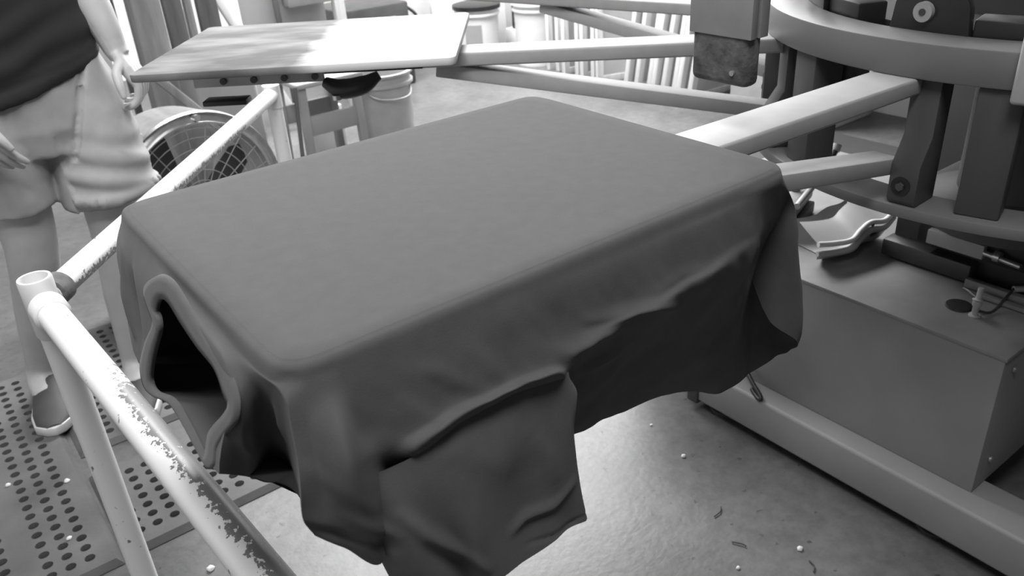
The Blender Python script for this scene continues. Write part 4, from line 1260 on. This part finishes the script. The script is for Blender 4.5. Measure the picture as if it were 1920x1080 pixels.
# stool under the bare board
st = thing('metal_stool', 'grey metal stool under the bare board, behind the rear railing post', 'stool', (1.09, 2.80, 0))
MB().box((-0.16, -0.16, 0.44), (0.16, 0.16, 0.465)).obj('seat', M['pale'], st, bevel=0.008, seg=3)
for sx in (-1, 1):
    for sy in (-1, 1):
        MB().bar((sx * 0.135, sy * 0.135, 0.0), (sx * 0.125, sy * 0.125, 0.44), 0.035, 0.035, up=(0, 1, 0)).obj('leg', M['tray'], st, bevel=0.004)
for sy in (-1, 1):
    MB().bar((-0.13, sy * 0.130, 0.27), (0.13, sy * 0.130, 0.27), 0.02, 0.085).obj('apron', M['tray'], st, bevel=0.003)
tag(MB().bar((1.12, 2.74, 0.474), (1.22, 2.80, 0.474), 0.10, 0.014).obj('paper_stack', M['white'], None), 'small white paper stack on the grey stool', 'paper')
tag(MB().box((1.13, 3.05, 0.0), (1.315, 3.10, 0.225)).obj('white_carton', M['white'], None, bevel=0.003), 'white carton standing behind the legs of the grey stool', 'box')
tag(MB().lathe([(0.0, 0.0), (0.17, 0.0), (0.18, 0.012), (0.17, 0.028), (0.05, 0.032), (0.0, 0.032)], (1.16, 2.46, 0.002), 40).obj('rubber_pad', M['black'], None), 'flat round black pad on the floor in front of the grey stool', 'pad')
tag(MB().tube(catmull([(0.925, 2.635, 0.455), (0.89, 2.58, 0.30), (0.86, 2.52, 0.14), (0.88, 2.47, 0.01)], 20), 0.009, 10).obj('hanging_cable', M['dark'], None), 'dark cable hanging from the grey stool down to the floor', 'cable')

# barrel and buckets
def bucket(name, label, cat, x, y, r, h, mt, lid=None, group=None):
    root = thing(name, label, cat, (x, y, 0), 0, group)
    MB().lathe([(0.0, 0.004), (r * 0.9, 0.004), (r * 0.92, 0.0), (r, h - 0.06), (r + 0.012, h - 0.058), (r + 0.012, h - 0.045), (r * 1.0, h - 0.04), (r * 1.01, h - 0.012), (r + 0.014, h - 0.01), (r + 0.014, h), (r * 0.97, h), (r * 0.96, h - 0.02), (r * 0.88, 0.02), (0.0, 0.02)], (0, 0, 0), 48).obj('shell', M[mt], root)
    if lid:
        MB().lathe([(0.0, h + 0.014), (r * 0.9, h + 0.014), (r + 0.018, h + 0.006), (r + 0.018, h - 0.02), (r + 0.014, h - 0.02), (r * 0.9, h + 0.002), (0.0, h + 0.002)], (0, 0, 0), 48).obj('lid', M[lid], root)
    return root
bk = bucket('plastic_barrel', 'pale grey open barrel under the inner end of the bare board', 'barrel', 1.44, 2.84, 0.135, 0.40, 'pale')
MB().tube(catmull([(-0.14, 0.0, 0.36), (-0.09, -0.12, 0.30), (0.05, -0.16, 0.30), (0.14, 0.0, 0.36)], 20), 0.004, 8).obj('bail_handle', M['alu'], bk)
b1_ = bucket('paint_bucket', 'white bucket with a grey label and a black lid at the back', 'bucket', 2.90, 4.12, 0.145, 0.36, 'white', 'black', 'white buckets by the rear wall')
MB().lathe([(0.1455, 0.12), (0.1475, 0.25)], (0, 0, 0), 16, math.radians(200), math.radians(245)).obj('label', M['tray'], b1_)
bucket('paint_bucket', 'tall white bucket between the labelled bucket and the leaning frames', 'bucket', 3.10, 3.72, 0.15, 0.40, 'white', 'white', 'white buckets by the rear wall')
tag(MB().box((3.18, 3.95, 0.16), (3.30, 4.10, 0.34)).obj('black_box', M['black'], None, bevel=0.004), 'small black box between the two white buckets', 'box')
tag(MB().box((3.16, 3.93, 0.0), (3.34, 4.16, 0.16)).obj('white_tub', M['white'], None, bevel=0.01), 'low white tub under the small black box', 'tub')

# screen frames standing on edge along the right wall
frame0 = None
def screen_frame(sx, sz, t, w):
    """stands on edge in the local xz plane, thickness along y"""
    root = thing('screen_frame', 'x', 'screen frame', (0, 0, 0), 0, 'screen frames along the wall')
    fm = MB()
    V, F = [], []
    for (ax, bx, az, bz) in ((0, sx, 0, sz), (w, sx - w, w, sz - w)):
        for y in (-t / 2, t / 2):
            V += [(ax, y, az), (bx, y, az), (bx, y, bz), (ax, y, bz)]
    for k in range(4):
        k2 = (k + 1) % 4
        F += [(k, k2, 8 + k2, 8 + k), (4 + k, 12 + k, 12 + k2, 4 + k2), (k, 4 + k, 4 + k2, k2), (8 + k, 8 + k2, 12 + k2, 12 + k)]
    fm.add(V, F).obj('frame', M['wood_pale'], root, bevel=0.003)
    MB().add([(w * 0.5, -t / 2 + 0.004, w * 0.5), (sx - w * 0.5, -t / 2 + 0.004, w * 0.5), (sx - w * 0.5, -t / 2 + 0.004, sz - w * 0.5), (w * 0.5, -t / 2 + 0.004, sz - w * 0.5)], [(0, 1, 2, 3)]).obj('screen_mesh', M['mesh_fabric'], root)
    return root
proto = screen_frame(0.46, 0.58, 0.032, 0.04)
ordn = ['first', 'second', 'third', 'fourth', 'fifth', 'sixth', 'seventh', 'eighth', 'ninth', 'tenth', 'eleventh', 'twelfth', 'thirteenth']
up_y = [3.50, 3.42, 3.325, 3.235, 3.155, 3.09]
ln_y = [2.80, 2.735, 2.655, 2.585, 2.53, 2.465, 2.40, 2.335]
first = True
for i, y in enumerate(up_y):
    lab = 'upright screen frame, %s from the buckets, left of the turned frame' % ordn[i]
    if first:
        o = proto
        o.location = (3.0, y, 0)
        o['label'] = lab
        first = False
    else:
        o = dup(proto, (2.98 + 0.03 * (i % 2), y, 0), (0, 0, random.uniform(-0.03, 0.03)), lab, 'screen frames along the wall')
dup(proto, (2.98, 3.02, 0), (0, 0, math.radians(-17)), 'screen frame turned to show its open face, between the upright and the tilted frames', 'screen frames along the wall')
for i, y in enumerate(ln_y):
    dup(proto, (3.0 + 0.02 * (i % 3), y, 0.0), (math.radians(9.5 - 0.5 * (i % 2)), 0, random.uniform(-0.02, 0.02)), 'tilted screen frame, %s from the turned frame' % ordn[i], 'screen frames along the wall')
tag(MB().box((3.08, 1.50, 0.0), (3.45, 2.10, 0.9)).obj('grey_cabinet', M['pale'], None, bevel=0.006), 'plain grey cabinet by the wall, right of the tilted frames behind the hanging bar', 'cabinet')
pb_ = tag(MB().box((1.95, 0.45, 0.0), (3.05, 1.85, 0.015)).obj('floor_shade_sheet', M['press'], None, bevel=0.003), 'dark sheet standing in for shade on the floor beneath the carousel, beyond the arm', 'shade sheet')  # dark sheet imitates the press's shade on the bare floor

# crumbs and scraps on the floor
crumbs = [((0.814, 0.477), 'pale crumb on the floor beside the end of the foot beam', 0.006),
          ((0.784, 0.344), 'pale crumb on the floor below the hem, the larger of two near the foot beam', 0.009),
          ((0.743, -0.007), 'largest pale crumb, on the open floor right of the sleeve', 0.010),
          ((0.609, 0.041), 'pale crumb near the bottom edge, left of the largest crumb', 0.007),
          ((-0.216, 0.747), 'pale flake on the floor between the railing post and the front rail', 0.013),
          ((-0.429, 1.026), 'pale flake lying on the large mat close to the railing post', 0.009),
          ((-0.504, 1.319), 'pale flake at the far left on the large mat', 0.009),
          ((-0.389, 1.238), 'pale flake on the large mat behind the railing post', 0.010)]
for (x, y), lab, r in crumbs:
    r *= 0.62
    mbc = MB()
    t = MB().lathe([(0.0005, 0.0), (r, r * 0.25), (r * 0.9, r * 0.8), (r * 0.4, r * 1.15), (0.0005, r * 1.2)], (0, 0, 0), 10)
    mbc.add([(v[0] * random.uniform(0.8, 1.25), v[1] * random.uniform(0.7, 1.1), v[2]) for v in t.v], t.f)
    o = tag(mbc.obj('crumb', M['crumb'], None, angle=60), lab, 'crumb', 'crumbs on the floor')
    o.location = (x, y, 0.016 if (x < -0.35 and y > 0.9) else 0.0)
for (x, y, a, L_), lab in (((0.70, 0.17, 0.3, 0.035), 'dark curled scrap on the floor, nearest the foot beam'), ((0.66, 0.08, 2.0, 0.03), 'short dark scrap on the floor in front of the sleeve hem'), ((0.72, -0.05, 0.9, 0.03), 'dark scrap beside the largest pale crumb')):
    d = Vector((math.cos(a), math.sin(a), 0))
    tag(MB().tube(catmull([Vector((x, y, 0.003)) - d * L_ / 2, Vector((x + 0.004, y - 0.004, 0.004)), Vector((x, y, 0.003)) + d * L_ / 2], 10), 0.0014, 8).obj('scrap', M['scrap'], None), lab, 'scrap', 'dark scraps on the floor')

dk = thing('steel_cabinet', 'large dark cabinet standing beyond the press at the right edge', 'cabinet', (2.75, 0.15, 0))
MB().box((-0.4, -0.9, 0.05), (0.4, 0.60, 1.15)).obj('body', M['press'], dk, bevel=0.006)
MB().box((-0.36, -0.86, 0.0), (0.36, 0.56, 0.05)).obj('plinth', M['dark'], dk)
for k in range(2):
    MB().box((-0.412, -0.88 + 0.73 * k, 0.08), (-0.40, -0.16 + 0.73 * k, 1.12)).obj('door', M['press'], dk, bevel=0.004)
